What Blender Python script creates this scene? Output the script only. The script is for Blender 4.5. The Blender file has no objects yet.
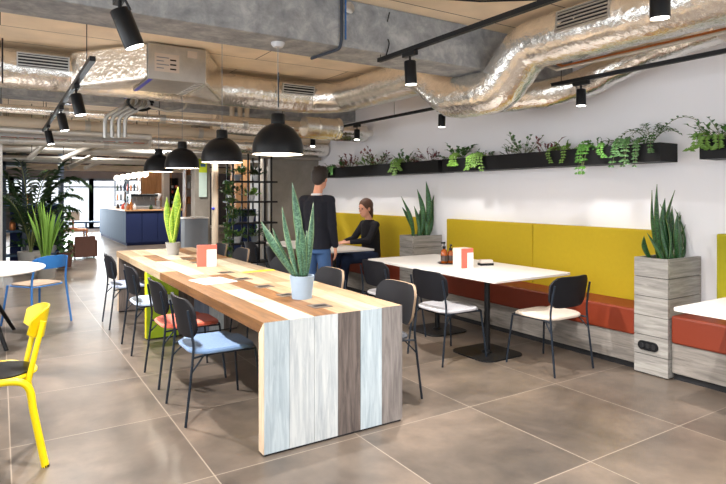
import bpy, bmesh, math, random
from mathutils import Vector, Matrix, noise as mnoise
random.seed(7)
SC = bpy.context.scene
COL = SC.collection
PI = math.pi
R = math.radians

# ---------------------------------------------------------------- camera
H = 1.47; F = 570.0; CX = 363.0; HY = 194.0
YAW = math.atan2(363, 570)
fx, fy = math.sin(YAW), math.cos(YAW)
cam_d = bpy.data.cameras.new('camera'); cam = bpy.data.objects.new('camera', cam_d); COL.objects.link(cam)
cam.location = (0, 0, H); cam.rotation_euler = (PI/2, 0, -YAW)
cam_d.sensor_width = 36; cam_d.lens = 36*F/726; cam_d.shift_y = -(242-HY)/726.0
cam_d.clip_start = .05; cam_d.clip_end = 200
SC.camera = cam
# ---------------------------------------------------------------- look, sky, lights
SC.view_settings.view_transform = 'Standard'; SC.view_settings.look = 'None'
SC.view_settings.gamma = 1; SC.view_settings.use_curve_mapping = False
SC.view_settings.exposure = 0.48
SC.cycles.use_denoising = True
SC.cycles.max_bounces = 8; SC.cycles.diffuse_bounces = 5; SC.cycles.glossy_bounces = 4
SC.cycles.sample_clamp_indirect = 6
W = bpy.data.worlds.new('sky'); SC.world = W; W.use_nodes = True
bgn = W.node_tree.nodes['Background']; bgn.inputs[0].default_value = (.86, .93, 1, 1); bgn.inputs[1].default_value = 1.0

def area(name, loc, rot, sx, sy, power, col=(1, 1, 1)):
    l = bpy.data.lights.new(name, 'AREA'); l.shape = 'RECTANGLE'; l.size = sx; l.size_y = sy
    l.energy = power; l.color = col
    o = bpy.data.objects.new(name, l); COL.objects.link(o); o.location = loc; o.rotation_euler = rot
    return o
LEFT_W = 165; BACK_W = 85; FAR_W = 2000; TRACK_W = 205; PEND_W = 14
area('daylight_left_windows', (-4.25, 3.0, 2.0), (0, -PI/2, 0), 1.5, 11.0, LEFT_W, (.93, .96, 1))
area('daylight_rear_windows', (1.0, -3.4, 2.1), (PI/2, 0, 0), 8.0, 1.3, BACK_W, (.84, .92, 1))
area('daylight_far_windows', (1.6, 24.6, 1.3), (-PI/2, 0, 0), 8.0, 2.4, FAR_W, (.86, .94, 1))

# pixel helpers, used to read real positions off the photograph
def D(px, py=194., **k):
    u = (px-CX)/F; v = (HY-py)/F
    dx, dy = fx+fy*u, fy-fx*u
    t = k['x']/dx if 'x' in k else k['y']/dy
    return Vector((t*dx, t*dy, H+t*v))
def P(px, py, z=0.):
    t = (H-z)/((py-HY)/F); u = (px-CX)/F
    return Vector((t*(fx+fy*u), t*(fy-fx*u), z))

# ---------------------------------------------------------------- materials
M = {}
class N:
    def __init__(s, name):
        m = bpy.data.materials.new(name); m.use_nodes = True; s.m = m; s.t = m.node_tree; s.n = s.t.nodes; s.b = s.n['Principled BSDF']
        M[name] = m
    def add(s, typ, **k):
        n = s.n.new(typ)
        for a, v in k.items():
            if a in n.inputs: n.inputs[a].default_value = v
            else: setattr(n, a, v)
        return n
    def l(s, a, b): s.t.links.new(a, b)
def rgb(*c): return (c[0], c[1], c[2], 1)
def srgb(r, g, b):
    f = lambda c: (c/255/12.92) if c/255 <= .04045 else ((c/255+.055)/1.055)**2.4
    return (f(r), f(g), f(b), 1)
def plain(name, col, rough=.5, metal=0, var=.06, scale=8., bump=0., bscale=60., coat=0, spec=None, sheen=0):
    q = N(name); b = q.b
    b.inputs['Roughness'].default_value = rough; b.inputs['Metallic'].default_value = metal
    if coat: b.inputs['Coat Weight'].default_value = coat
    if spec is not None: b.inputs['Specular IOR Level'].default_value = spec
    if sheen: b.inputs['Sheen Weight'].default_value = sheen
    tc = q.add('ShaderNodeTexCoord'); no = q.add('ShaderNodeTexNoise', Scale=scale, Detail=4.)
    q.l(tc.outputs['Object'], no.inputs['Vector'])
    mx = q.add('ShaderNodeMix', data_type='RGBA')
    mx.inputs['A'].default_value = tuple(max(0, c*(1-var)) for c in col[:3])+(1,)
    mx.inputs['B'].default_value = tuple(min(1, c*(1+var)) for c in col[:3])+(1,)
    q.l(no.outputs['Fac'], mx.inputs['Factor']); q.l(mx.outputs['Result'], b.inputs['Base Color'])
    if bump:
        n2 = q.add('ShaderNodeTexNoise', Scale=bscale, Detail=3.); q.l(tc.outputs['Object'], n2.inputs['Vector'])
        bp = q.add('ShaderNodeBump', Strength=bump, Distance=.01); q.l(n2.outputs['Fac'], bp.inputs['Height']); q.l(bp.outputs['Normal'], b.inputs['Normal'])
    return q.m
def emis(name, col, st):
    q = N(name); q.b.inputs['Base Color'].default_value = col; q.b.inputs['Emission Color'].default_value = col
    q.b.inputs['Emission Strength'].default_value = st; return q.m
def ramp(q, fac, stops):
    r = q.add('ShaderNodeValToRGB'); e = r.color_ramp.elements
    while len(e) < len(stops): e.new(.5)
    for i, (p, c) in enumerate(stops): e[i].position = p; e[i].color = c
    q.l(fac, r.inputs['Fac']); return r
def woodm(name, c1, c2, axis='Y', rough=.55, freq=1., knots=.3, bump=.15):
    """wood grain running along an object axis"""
    q = N(name); tc = q.add('ShaderNodeTexCoord'); mp = q.add('ShaderNodeMapping')
    sc = {'X': (1.2, 14, 14), 'Y': (14, 1.2, 14), 'Z': (14, 14, 1.2)}[axis]
    mp.inputs['Scale'].default_value = tuple(v*freq for v in sc)
    q.l(tc.outputs['Object'], mp.inputs['Vector'])
    n1 = q.add('ShaderNodeTexNoise', Scale=2.5, Detail=8., Roughness=.65, Distortion=.6); q.l(mp.outputs['Vector'], n1.inputs['Vector'])
    n2 = q.add('ShaderNodeTexNoise', Scale=1.6, Detail=3.); q.l(tc.outputs['Object'], n2.inputs['Vector'])
    r = ramp(q, n1.outputs['Fac'], [(.3, c1), (.62, c2)])
    mx = q.add('ShaderNodeMix', data_type='RGBA', blend_type='MULTIPLY'); mx.inputs['Factor'].default_value = knots
    r2 = ramp(q, n2.outputs['Fac'], [(.3, rgb(.6, .6, .6)), (.65, rgb(1, 1, 1))])
    q.l(r.outputs['Color'], mx.inputs['A']); q.l(r2.outputs['Color'], mx.inputs['B'])
    q.l(mx.outputs['Result'], q.b.inputs['Base Color']); q.b.inputs['Roughness'].default_value = rough
    bp = q.add('ShaderNodeBump', Strength=bump, Distance=.004); q.l(n1.outputs['Fac'], bp.inputs['Height']); q.l(bp.outputs['Normal'], q.b.inputs['Normal'])
    return q.m

def mat_floor():
    q = N('floor_tile'); tc = q.add('ShaderNodeTexCoord'); sep = q.add('ShaderNodeSeparateXYZ'); q.l(tc.outputs['Object'], sep.inputs[0])
    def mth(op, a, b=None, c=None):
        n = q.add('ShaderNodeMath', operation=op)
        for i, v in enumerate((a, b, c)):
            if v is None: continue
            if isinstance(v, (int, float)): n.inputs[i].default_value = v
            else: q.l(v, n.inputs[i])
        return n.outputs[0]
    def joint(coord, off, size, w):
        t = mth('DIVIDE', mth('SUBTRACT', coord, off), size)
        fr = mth('FRACT', t); e = mth('MINIMUM', fr, mth('SUBTRACT', 1., fr))
        return mth('LESS_THAN', e, w/size), mth('FLOOR', t)
    jx, ix = joint(sep.outputs[0], .05, .895, .0032)
    jy, iy = joint(sep.outputs[1], 1.97, .955, .0032)
    j = mth('MAXIMUM', jx, jy)
    n1 = q.add('ShaderNodeTexNoise', Scale=1.1, Detail=6., Roughness=.6, Distortion=.4); 
    cmb = q.add('ShaderNodeCombineXYZ'); q.l(mth('MULTIPLY', ix, 3.7), cmb.inputs[0]); q.l(mth('MULTIPLY', iy, 5.3), cmb.inputs[1])
    va = q.add('ShaderNodeVectorMath', operation='ADD'); q.l(tc.outputs['Object'], va.inputs[0]); q.l(cmb.outputs[0], va.inputs[1])
    q.l(va.outputs[0], n1.inputs['Vector'])
    n2 = q.add('ShaderNodeTexNoise', Scale=7., Detail=8., Roughness=.7); q.l(va.outputs[0], n2.inputs['Vector'])
    r1 = ramp(q, n1.outputs['Fac'], [(.3, srgb(74, 67, 61)), (.5, srgb(104, 93, 83)), (.72, srgb(134, 118, 104))])
    r2 = ramp(q, n2.outputs['Fac'], [(.3, rgb(.78, .78, .78)), (.7, rgb(1.06, 1.06, 1.06))])
    mx = q.add('ShaderNodeMix', data_type='RGBA', blend_type='MULTIPLY'); mx.inputs['Factor'].default_value = 1
    q.l(r1.outputs['Color'], mx.inputs['A']); q.l(r2.outputs['Color'], mx.inputs['B'])
    wn = q.add('ShaderNodeTexWhiteNoise', noise_dimensions='2D'); q.l(cmb.outputs[0], wn.inputs['Vector'])
    tv = mth('MULTIPLY_ADD', wn.outputs['Value'], .14, .93)
    m3 = q.add('ShaderNodeMix', data_type='RGBA', blend_type='MULTIPLY'); m3.inputs['Factor'].default_value = 1
    cc = q.add('ShaderNodeCombineColor'); [q.l(tv, cc.inputs[i]) for i in range(3)]
    q.l(mx.outputs['Result'], m3.inputs['A']); q.l(cc.outputs[0], m3.inputs['B'])
    m2 = q.add('ShaderNodeMix', data_type='RGBA'); q.l(j, m2.inputs['Factor']); q.l(m3.outputs['Result'], m2.inputs['A']); m2.inputs['B'].default_value = srgb(150, 137, 124)
    q.l(m2.outputs['Result'], q.b.inputs['Base Color'])
    rr = q.add('ShaderNodeMapRange'); rr.inputs['To Min'].default_value = .24; rr.inputs['To Max'].default_value = .4
    q.l(n2.outputs['Fac'], rr.inputs['Value']); q.l(rr.outputs[0], q.b.inputs['Roughness'])
mat_floor()

def mat_ceiling():
    q = N('ceiling_board'); tc = q.add('ShaderNodeTexCoord')
    br = q.add('ShaderNodeTexBrick', offset=.5); br.inputs['Scale'].default_value = 1.0
    br.inputs['Brick Width'].default_value = 2.4; br.inputs['Row Height'].default_value = .6; br.inputs['Mortar Size'].default_value = .006
    br.inputs['Color1'].default_value = srgb(252, 232, 204); br.inputs['Color2'].default_value = srgb(248, 226, 196); br.inputs['Mortar'].default_value = srgb(120, 100, 80)
    q.l(tc.outputs['Object'], br.inputs['Vector'])
    no = q.add('ShaderNodeTexNoise', Scale=3., Detail=6.); q.l(tc.outputs['Object'], no.inputs['Vector'])
    r = ramp(q, no.outputs['Fac'], [(.3, rgb(.82, .82, .82)), (.7, rgb(1, 1, 1))])
    mx = q.add('ShaderNodeMix', data_type='RGBA', blend_type='MULTIPLY'); mx.inputs['Factor'].default_value = 1
    q.l(br.outputs['Color'], mx.inputs['A']); q.l(r.outputs['Color'], mx.inputs['B']); q.l(mx.outputs['Result'], q.b.inputs['Base Color'])
    q.b.inputs['Roughness'].default_value = .8
mat_ceiling()
def mat_concrete(name, a, b, c, sc=2.2, lines=None):
    q = N(name); tc = q.add('ShaderNodeTexCoord')
    n1 = q.add('ShaderNodeTexNoise', Scale=sc, Detail=9., Roughness=.68, Distortion=.3); q.l(tc.outputs['Object'], n1.inputs['Vector'])
    n2 = q.add('ShaderNodeTexVoronoi', Scale=22.); q.l(tc.outputs['Object'], n2.inputs['Vector'])
    r = ramp(q, n1.outputs['Fac'], [(.3, a), (.5, b), (.7, c)])
    r2 = ramp(q, n2.outputs['Distance'], [(.04, rgb(.7, .7, .7)), (.14, rgb(1, 1, 1))])
    mx = q.add('ShaderNodeMix', data_type='RGBA', blend_type='MULTIPLY'); mx.inputs['Factor'].default_value = .5
    q.l(r.outputs['Color'], mx.inputs['A']); q.l(r2.outputs['Color'], mx.inputs['B'])
    q.l(mx.outputs['Result'], q.b.inputs['Base Color']); q.b.inputs['Roughness'].default_value = .85
    bp = q.add('ShaderNodeBump', Strength=.5, Distance=.01); q.l(n1.outputs['Fac'], bp.inputs['Height']); q.l(bp.outputs['Normal'], q.b.inputs['Normal'])
mat_concrete('concrete_beam', srgb(124, 127, 130), srgb(152, 154, 156), srgb(186, 186, 186), 7.)
mat_concrete('concrete_wall', srgb(120, 114, 106), srgb(142, 135, 126), srgb(160, 152, 142), 1.2)
def mat_foil():
    q = N('foil'); tc = q.add('ShaderNodeTexCoord')
    n1 = q.add('ShaderNodeTexNoise', Scale=9., Detail=6., Roughness=.62, Distortion=.8); q.l(tc.outputs['Object'], n1.inputs['Vector'])
    v = q.add('ShaderNodeTexVoronoi', Scale=26., feature='F1'); q.l(tc.outputs['Object'], v.inputs['Vector'])
    ad = q.add('ShaderNodeMath', operation='MULTIPLY_ADD'); q.l(v.outputs['Distance'], ad.inputs[0]); ad.inputs[1].default_value = .35; q.l(n1.outputs['Fac'], ad.inputs[2])
    n3 = q.add('ShaderNodeTexNoise', Scale=38., Detail=3.); q.l(tc.outputs['Object'], n3.inputs['Vector'])
    a3 = q.add('ShaderNodeMath', operation='MULTIPLY_ADD'); q.l(n3.outputs['Fac'], a3.inputs[0]); a3.inputs[1].default_value = .3; q.l(ad.outputs[0], a3.inputs[2]); ad = a3
    bp = q.add('ShaderNodeBump', Strength=.5, Distance=.016); q.l(ad.outputs[0], bp.inputs['Height']); q.l(bp.outputs['Normal'], q.b.inputs['Normal'])
    r = ramp(q, n1.outputs['Fac'], [(.3, srgb(236, 230, 220)), (.7, srgb(253, 250, 244))]); q.l(r.outputs['Color'], q.b.inputs['Base Color'])
    q.b.inputs['Metallic'].default_value = .92; q.b.inputs['Roughness'].default_value = .2
mat_foil()
plain('galvanised', srgb(188, 186, 182), .38, .75, .15, 12., .2, 30)
plain('steel_pipe', srgb(205, 202, 196), .35, .6, .1)
plain('insulated_pipe', srgb(206, 190, 168), .6, 0, .1, 6., .2, 30)
plain('orange_cable', srgb(196, 92, 40), .6, 0, .2)
plain('plaster', srgb(243, 242, 246), .85, 0, .015, 1.5)
plain('plaster_grey', srgb(205, 202, 200), .85, 0, .02, 1.5)
plain('black_metal', (.006, .0065, .008, 1), .45, 0, .1, spec=.3)
plain('planter_black', (.006, .006, .007, 1), .5, 0, .1, spec=.25)
plain('black_satin', (.007, .0075, .009, 1), .36, 0, .1, spec=.25)
plain('chair_metal', (.008, .014, .024, 1), .42, 0, .1, spec=.35)
plain('chair_back', (.006, .006, .009, 1), .6, 0, .1, spec=.3)
plain('rim_ply', srgb(140, 118, 96), .6, 0, .1)
plain('lamp_inner', srgb(238, 232, 220), .5)
plain('fabric_steelblue', srgb(104, 132, 170), .9, 0, .08, 40., .3, 300, sheen=.2)
plain('fabric_paleblue', srgb(178, 192, 214), .9, 0, .08, 40., .3, 300, sheen=.2)
plain('fabric_greyblue', srgb(150, 160, 182), .9, 0, .08, 40., .3, 300, sheen=.2)
plain('fabric_coral', srgb(222, 104, 78), .9, 0, .08, 40., .3, 300, sheen=.2)
plain('fabric_grey', srgb(176, 174, 178), .9, 0, .06, 40., .3, 300, sheen=.2)
plain('fabric_cream', srgb(206, 190, 174), .9, 0, .06, 40., .3, 300, sheen=.2)
plain('fabric_dark', srgb(60, 62, 68), .9, 0, .08, 40., .3, 300)
plain('yellow_fabric', srgb(184, 158, 14), .8, 0, .05, 30., .12, 200)
plain('yellow_fabric_greener', srgb(168, 160, 16), .8, 0, .05, 30., .12, 200)  # slightly greener tone of the yellow back fabric
plain('orange_leather', srgb(124, 44, 16), .5, 0, .06, 10., .1, 120)
plain('grout_black', (.01, .01, .012, 1), .7)
plain('white_top', srgb(222, 216, 211), .35, 0, .02, 3.)
plain('white_edge', srgb(190, 180, 172), .5, 0, .02, 3.)
plain('pot_blue', srgb(140, 156, 172), .75, 0, .07, 20.)
plain('pot_grey', srgb(150, 148, 144), .8, 0, .08, 20.)
plain('pot_white', srgb(210, 210, 212), .5, 0, .04)
plain('soil', srgb(44, 32, 24), .95, 0, .3, 60., .6, 90)
plain('yellow_paint', srgb(244, 214, 8), .38, 0, .03)
plain('blue_paint', srgb(44, 104, 168), .4, 0, .05)
plain('navy_panel', srgb(18, 36, 84), .75, 0, .08)
plain('slate_panel', srgb(60, 84, 110), .85, 0, .06)
plain('grey_panel', srgb(128, 134, 142), .6, 0, .05)
plain('coral_card', srgb(232, 100, 84), .6, 0, .03)
plain('paper', srgb(226, 224, 222), .7, 0, .02)
plain('beige_card', srgb(206, 194, 182), .7, 0, .02)
plain('dark_plate', srgb(112, 102, 94), .4, .4, .1)
plain('lime_wood', srgb(178, 206, 40), .55, 0, .08, 5.)
plain('bright_yellow_edge', srgb(240, 226, 10), .5, 0, .03)
plain('skin', srgb(222, 160, 132), .55, 0, .04, 20.)
plain('hair_dark', srgb(36, 26, 22), .6, 0, .3, 80., .5, 160)
plain('hair_brown', srgb(84, 52, 34), .6, 0, .3, 80., .5, 160)
plain('sweater_navy', srgb(20, 22, 34), .95, 0, .15, 60., .4, 200)
plain('sweater_black', srgb(24, 22, 28), .95, 0, .15, 60., .4, 200)
plain('denim', srgb(58, 88, 132), .9, 0, .2, 14., .3, 200)
plain('denim_dark', srgb(30, 44, 74), .9, 0, .2, 14., .3, 200)
plain('shoe_dark', srgb(34, 30, 30), .6)
plain('shirt_white', srgb(220, 220, 224), .8)
plain('eye_dark', srgb(20, 16, 14), .3)
plain('lip', srgb(176, 96, 84), .5)
plain('back_panel', srgb(62, 56, 60), .7, 0, .3, 1.5)
plain('brown_box', srgb(92, 60, 50), .7, 0, .1)
plain('crate_wood', srgb(176, 112, 70), .7, 0, .1)
plain('leaf_dark', srgb(34, 60, 30), .5, 0, .35, 9.)
plain('leaf_mid', srgb(58, 98, 42), .5, 0, .3, 9.)
plain('leaf_light', srgb(104, 142, 54), .5, 0, .25, 9.)
plain('leaf_red', srgb(112, 52, 58), .5, 0, .35, 9.)
plain('leaf_bright', srgb(78, 128, 46), .5, 0, .25, 9.)
plain('stem', srgb(96, 104, 56), .7)
plain('window_frame', srgb(44, 54, 68), .5, 0, .05)
plain('copper', srgb(206, 130, 80), .3, .8)
plain('bottle_mix', srgb(70, 58, 54), .25)
plain('machine_steel', srgb(170, 170, 172), .3, .7)
plain('poster_lime', srgb(206, 226, 50), .6)
plain('poster_pale', srgb(206, 226, 216), .6)
plain('poster_blue', srgb(80, 130, 170), .6)
plain('shoe_sole', srgb(200, 200, 200), .6)
plain('switch_blue', srgb(60, 70, 200), .4)
woodm('wood_brown', srgb(80, 50, 22), srgb(124, 84, 44), 'Y')
woodm('wood_cream', srgb(146, 124, 96), srgb(182, 160, 130), 'Y', knots=.2)
woodm('wood_sand', srgb(124, 100, 74), srgb(160, 134, 104), 'Y', knots=.25)
woodm('wood_whitewash', srgb(160, 144, 122), srgb(194, 180, 158), 'Y', knots=.15)
woodm('wood_greytan', srgb(124, 106, 86), srgb(160, 142, 120), 'Y', knots=.25)
woodm('slab_paleblue', srgb(160, 176, 186), srgb(204, 216, 222), 'Z', knots=.3, bump=.3)
woodm('slab_white', srgb(176, 184, 190), srgb(222, 226, 226), 'Z', knots=.35, bump=.3)
woodm('slab_dark', srgb(66, 58, 56), srgb(124, 112, 106), 'Z', knots=.35, bump=.4)
woodm('slab_greybrown', srgb(100, 94, 92), srgb(150, 142, 138), 'Z', knots=.3, bump=.4)
woodm('slab_slate', srgb(110, 124, 150), srgb(146, 158, 180), 'Z', knots=.3)
woodm('edge_beige', srgb(206, 178, 148), srgb(228, 204, 176), 'Z', knots=.2)
woodm('column_wood_front', srgb(122, 118, 114), srgb(172, 168, 162), 'Y', knots=.4)
woodm('column_wood_side', srgb(122, 118, 114), srgb(172, 168, 162), 'X', knots=.4)
woodm('bench_wood', srgb(118, 112, 106), srgb(160, 152, 144), 'Y', knots=.45)
woodm('bar_top_wood', srgb(170, 120, 80), srgb(206, 160, 112), 'X', knots=.3)
woodm('cabinet_wood', srgb(150, 106, 68), srgb(186, 140, 96), 'Z', knots=.3)
M['lens_glow'] = emis('lens_glow', (1, .95, .86, 1), 14)
M['bulb_glow'] = emis('bulb_glow', (1, .93, .8, 1), 9)
M['globe_glow'] = emis('globe_glow', (1, .93, .82, 1), 2.2)
q = N('amber_glass'); q.b.inputs['Base Color'].default_value = srgb(176, 84, 16); q.b.inputs['Roughness'].default_value = .12; q.b.inputs['Transmission Weight'].default_value = .45; q.b.inputs['Coat Weight'].default_value = .5
q = N('glass'); q.b.inputs['Base Color'].default_value = (.95, .98, 1, 1); q.b.inputs['Roughness'].default_value = .02; q.b.inputs['Alpha'].default_value = .12
def mat_snake(name, dark, light, edge, contrast=.5):
    q = N(name); uv = q.add('ShaderNodeUVMap'); sep = q.add('ShaderNodeSeparateXYZ'); q.l(uv.outputs[0], sep.inputs[0])
    mp = q.add('ShaderNodeMapping'); mp.inputs['Scale'].default_value = (1.2, 22, 1); q.l(uv.outputs[0], mp.inputs['Vector'])
    no = q.add('ShaderNodeTexNoise', Scale=2., Detail=5., Distortion=1.2); q.l(mp.outputs[0], no.inputs['Vector'])
    r = ramp(q, no.outputs['Fac'], [(.5-contrast*.15, dark), (.5+contrast*.2, light)])
    a = q.add('ShaderNodeMath', operation='SUBTRACT'); q.l(sep.outputs[0], a.inputs[0]); a.inputs[1].default_value = .5
    b = q.add('ShaderNodeMath', operation='ABSOLUTE'); q.l(a.outputs[0], b.inputs[0])
    c = q.add('ShaderNodeMath', operation='GREATER_THAN'); q.l(b.outputs[0], c.inputs[0]); c.inputs[1].default_value = .42
    mx = q.add('ShaderNodeMix', data_type='RGBA'); q.l(c.outputs[0], mx.inputs['Factor']); q.l(r.outputs['Color'], mx.inputs['A']); mx.inputs['B'].default_value = edge
    q.l(mx.outputs['Result'], q.b.inputs['Base Color']); q.b.inputs['Roughness'].default_value = .42
mat_snake('snake_leaf', srgb(30, 64, 48), srgb(84, 118, 92), srgb(104, 128, 88))
mat_snake('snake_leaf_deep', srgb(22, 60, 34), srgb(66, 116, 64), srgb(84, 104, 44))
mat_snake('snake_leaf_lime', srgb(92, 132, 38), srgb(150, 178, 58), srgb(190, 202, 80))

# ---------------------------------------------------------------- mesh builder
class MB:
    def __init__(s): s.v = []; s.f = []; s.mi = []; s.uv = {}; s.cur = 0
    def mat(s, i): s.cur = i; return s
    def face(s, idx, uvs=None):
        s.f.append(tuple(idx)); s.mi.append(s.cur)
        if uvs: s.uv[len(s.f)-1] = uvs
    def box(s, x0, x1, y0, y1, z0, z1, T=None):
        n = len(s.v)
        pts = [Vector((x, y, z)) for z in (z0, z1) for y in (y0, y1) for x in (x0, x1)]
        if T is not None: pts = [T @ p for p in pts]
        s.v += [tuple(p) for p in pts]
        for q in ((0, 2, 3, 1), (4, 5, 7, 6), (0, 1, 5, 4), (2, 6, 7, 3), (0, 4, 6, 2), (1, 3, 7, 5)): s.face([n+i for i in q])
        return s
    def tube(s, pts, r, n=10, caps=True, flat=1.0):
        """swept tube, r a number or one per point; flat squashes it vertically"""
        pts = [Vector(p) for p in pts]; rs = r if isinstance(r, (list, tuple)) else [r]*len(pts)
        base = len(s.v); prev = None
        for i, p in enumerate(pts):
            a = (pts[i]-pts[i-1]).normalized() if i else None
            b = (pts[i+1]-pts[i]).normalized() if i < len(pts)-1 else None
            t = ((a or b)+(b or a)).normalized()
            if prev is None:
                up = Vector((0, 0, 1)) if abs(t.z) < .9 else Vector((0, 1, 0))
                x = t.cross(up).normalized()
            else: x = (prev-t*prev.dot(t)).normalized()
            prev = x; y = t.cross(x).normalized()
            for k in range(n):
                an = 2*PI*k/n; s.v.append(tuple(p+x*math.cos(an)*rs[i]+y*math.sin(an)*rs[i]*flat))
        for i in range(len(pts)-1):
            for k in range(n):
                a = base+i*n+k; b = base+i*n+(k+1) % n; s.face((a, b, b+n, a+n))
        if caps: s.face([base+k for k in range(n)][::-1]); s.face([base+(len(pts)-1)*n+k for k in range(n)])
        return s
    def lathe(s, prof, c=(0, 0, 0), n=24, T=None, caps=True):
        """prof: list of (radius, z)"""
        base = len(s.v); c = Vector(c)
        for r, z in prof:
            for k in range(n):
                an = 2*PI*k/n; p = Vector((r*math.cos(an), r*math.sin(an), z))
                if T is not None: p = T @ p
                s.v.append(tuple(c+p))
        for i in range(len(prof)-1):
            for k in range(n):
                a = base+i*n+k; b = base+i*n+(k+1) % n; s.face((a, b, b+n, a+n))
        if caps and prof[0][0] > 1e-4: s.face([base+k for k in range(n)][::-1])
        if caps and prof[-1][0] > 1e-4: s.face([base+(len(prof)-1)*n+k for k in range(n)])
        return s
    def ball(s, c, r, n=12, m=8, sc=(1, 1, 1), T=None):
        base = len(s.v); c = Vector(c)
        for i in range(m+1):
            th = PI*i/m
            for k in range(n):
                an = 2*PI*k/n; p = Vector((r*sc[0]*math.sin(th)*math.cos(an), r*sc[1]*math.sin(th)*math.sin(an), -r*sc[2]*math.cos(th)))
                if T is not None: p = T @ p
                s.v.append(tuple(c+p))
        for i in range(m):
            for k in range(n):
                a = base+i*n+k; b = base+i*n+(k+1) % n; s.face((a, b, b+n, a+n))
        return s
    def poly_prism(s, pts, z0, z1, T=None):
        n = len(pts); base = len(s.v)
        for z in (z0, z1):
            for p in pts:
                q = Vector((p[0], p[1], z)); q = T @ q if T is not None else q; s.v.append(tuple(q))
        s.face([base+i for i in range(n)][::-1]); s.face([base+n+i for i in range(n)])
        for i in range(n): j = (i+1) % n; s.face((base+i, base+j, base+n+j, base+n+i))
        return s
    def leaf(s, p, d, up, L, w, curl=.2):
        """pointed leaf blade with a fold and a droop"""
        p = Vector(p); d = Vector(d).normalized(); side = d.cross(Vector(up)).normalized(); nn = side.cross(d).normalized()
        base = len(s.v)
        a = p; b = p+d*L*.45+nn*L*curl*.3; c = p+d*L-nn*L*curl*.5
        m1 = p+d*L*.4+side*w*.5+nn*L*(.12+curl*.25); m2 = p+d*L*.4-side*w*.5+nn*L*(.12+curl*.25)
        s.v += [tuple(x) for x in (a, m1, c, m2, b)]
        s.face((base, base+1, base+4)); s.face((base+1, base+2, base+4)); s.face((base, base+4, base+3)); s.face((base+4, base+2, base+3))
        return s
    def build(s, name, mats, parent=None, loc=None, smooth=False, bevel=0, rot=0, solid=0, seg=2):
        me = bpy.data.meshes.new(name); me.from_pydata(s.v, [], s.f)
        if not isinstance(mats, (list, tuple)): mats = [mats]
        for m in mats: me.materials.append(M[m])
        for i, p in enumerate(me.polygons):
            p.material_index = s.mi[i]; p.use_smooth = smooth
        if s.uv:
            ul = me.uv_layers.new(name='UVMap')
            for i, p in enumerate(me.polygons):
                if i in s.uv:
                    for li, u in zip(p.loop_indices, s.uv[i]): ul.data[li].uv = u
        me.validate(); me.update()
        o = bpy.data.objects.new(name, me); COL.objects.link(o)
        if parent is not None: o.parent = parent
        if loc is not None: o.location = loc
        if rot: o.rotation_euler = (0, 0, rot)
        if smooth: 
            try: me.set_sharp_from_angle(angle=R(40))
            except Exception: pass
        if bevel:
            b = o.modifiers.new('bevel', 'BEVEL'); b.width = bevel; b.segments = seg; b.limit_method = 'ANGLE'; b.angle_limit = R(40)
        if solid:
            b = o.modifiers.new('solid', 'SOLIDIFY'); b.thickness = solid; b.offset = 0
        return o
def tag(o, label, cat, group=None, kind=None):
    o['label'] = label; o['category'] = cat
    if group: o['group'] = group
    if kind: o['kind'] = kind
    return o
def thing(name, label, cat, loc=(0, 0, 0), rz=0, group=None):
    o = bpy.data.objects.new(name, None); COL.objects.link(o); o.empty_display_size = .1
    o.location = loc; o.rotation_euler = (0, 0, rz); return tag(o, label, cat, group)
def struct(o): o['kind'] = 'structure'; return o
def dup(src, loc=None, rz=None, label=None, parent=None):
    c = src.copy(); COL.objects.link(c)
    if parent is not None: c.parent = parent
    if loc is not None: c.location = loc
    if rz is not None: c.rotation_euler = (0, 0, rz)
    if label: c['label'] = label
    for ch in list(src.children): dup(ch, parent=c)
    return c
def rrect(w, h, r, n=5):
    """rounded rectangle outline centred on 0"""
    pts = []
    for cx, cy, a0 in ((w/2-r, h/2-r, 0), (-w/2+r, h/2-r, 90), (-w/2+r, -h/2+r, 180), (w/2-r, -h/2+r, 270)):
        for k in range(n+1):
            a = R(a0+90*k/n); pts.append((cx+r*math.cos(a), cy+r*math.sin(a)))
    return pts
def smooth_path(pts, n=6):
    pts = [Vector(p) for p in pts]; out = []
    P_ = [pts[0]]+pts+[pts[-1]]
    for i in range(1, len(P_)-2):
        a, b, c, d = P_[i-1:i+3]
        for k in range(n):
            t = k/n; out.append(.5*((2*b)+(c-a)*t+(2*a-5*b+4*c-d)*t*t+(3*b-a-3*c+d)*t**3))
    out.append(pts[-1]); return out

# ================================================================= THE SETTING
XL, XR, YB, YF, ZC = -4.3, 4.95, -3.5, 24.4, 2.97
struct(MB().box(XL, 9, YB, YF, -.12, 0).build('floor', 'floor_tile'))
struct(MB().box(XL, 9, YB, YF, ZC, ZC+.15).build('ceiling', 'ceiling_board'))
struct(MB().box(XR, XR+.18, YB, 9.3, 0, ZC).build('wall_right', 'plaster'))
struct(MB().box(3.86, 8.8, 9.3, 9.5, 0, ZC).build('wall_far', 'concrete_wall'))
struct(MB().box(8.8, 9, 9.3, YF, 0, ZC).build('wall_bar', 'plaster_grey'))
# left wall, with the row of windows that light the room
m = MB(); m.box(XL-.2, XL, YB, YF, 0, .45); m.box(XL-.2, XL, YB, YF, 2.75, ZC)
for y0, y1 in ((YB, -2.5), (.6, .9), (3.0, 3.3), (5.4, 5.7), (8.5, YF)): m.box(XL-.2, XL, y0, y1, .45, 2.75)
struct(m.build('wall_left', 'plaster_grey'))
m = MB(); m.box(XL-.2, XR+.2, YB-.2, YB, 0, .45); m.box(XL-.2, XR+.2, YB-.2, YB, 2.75, ZC)
for x0, x1 in ((XL-.2, -3), (.8, 1.2), (4.9, XR+.2)): m.box(x0, x1, YB-.2, YB, .45, 2.75)
struct(m.build('wall_rear', 'plaster_grey'))
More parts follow.
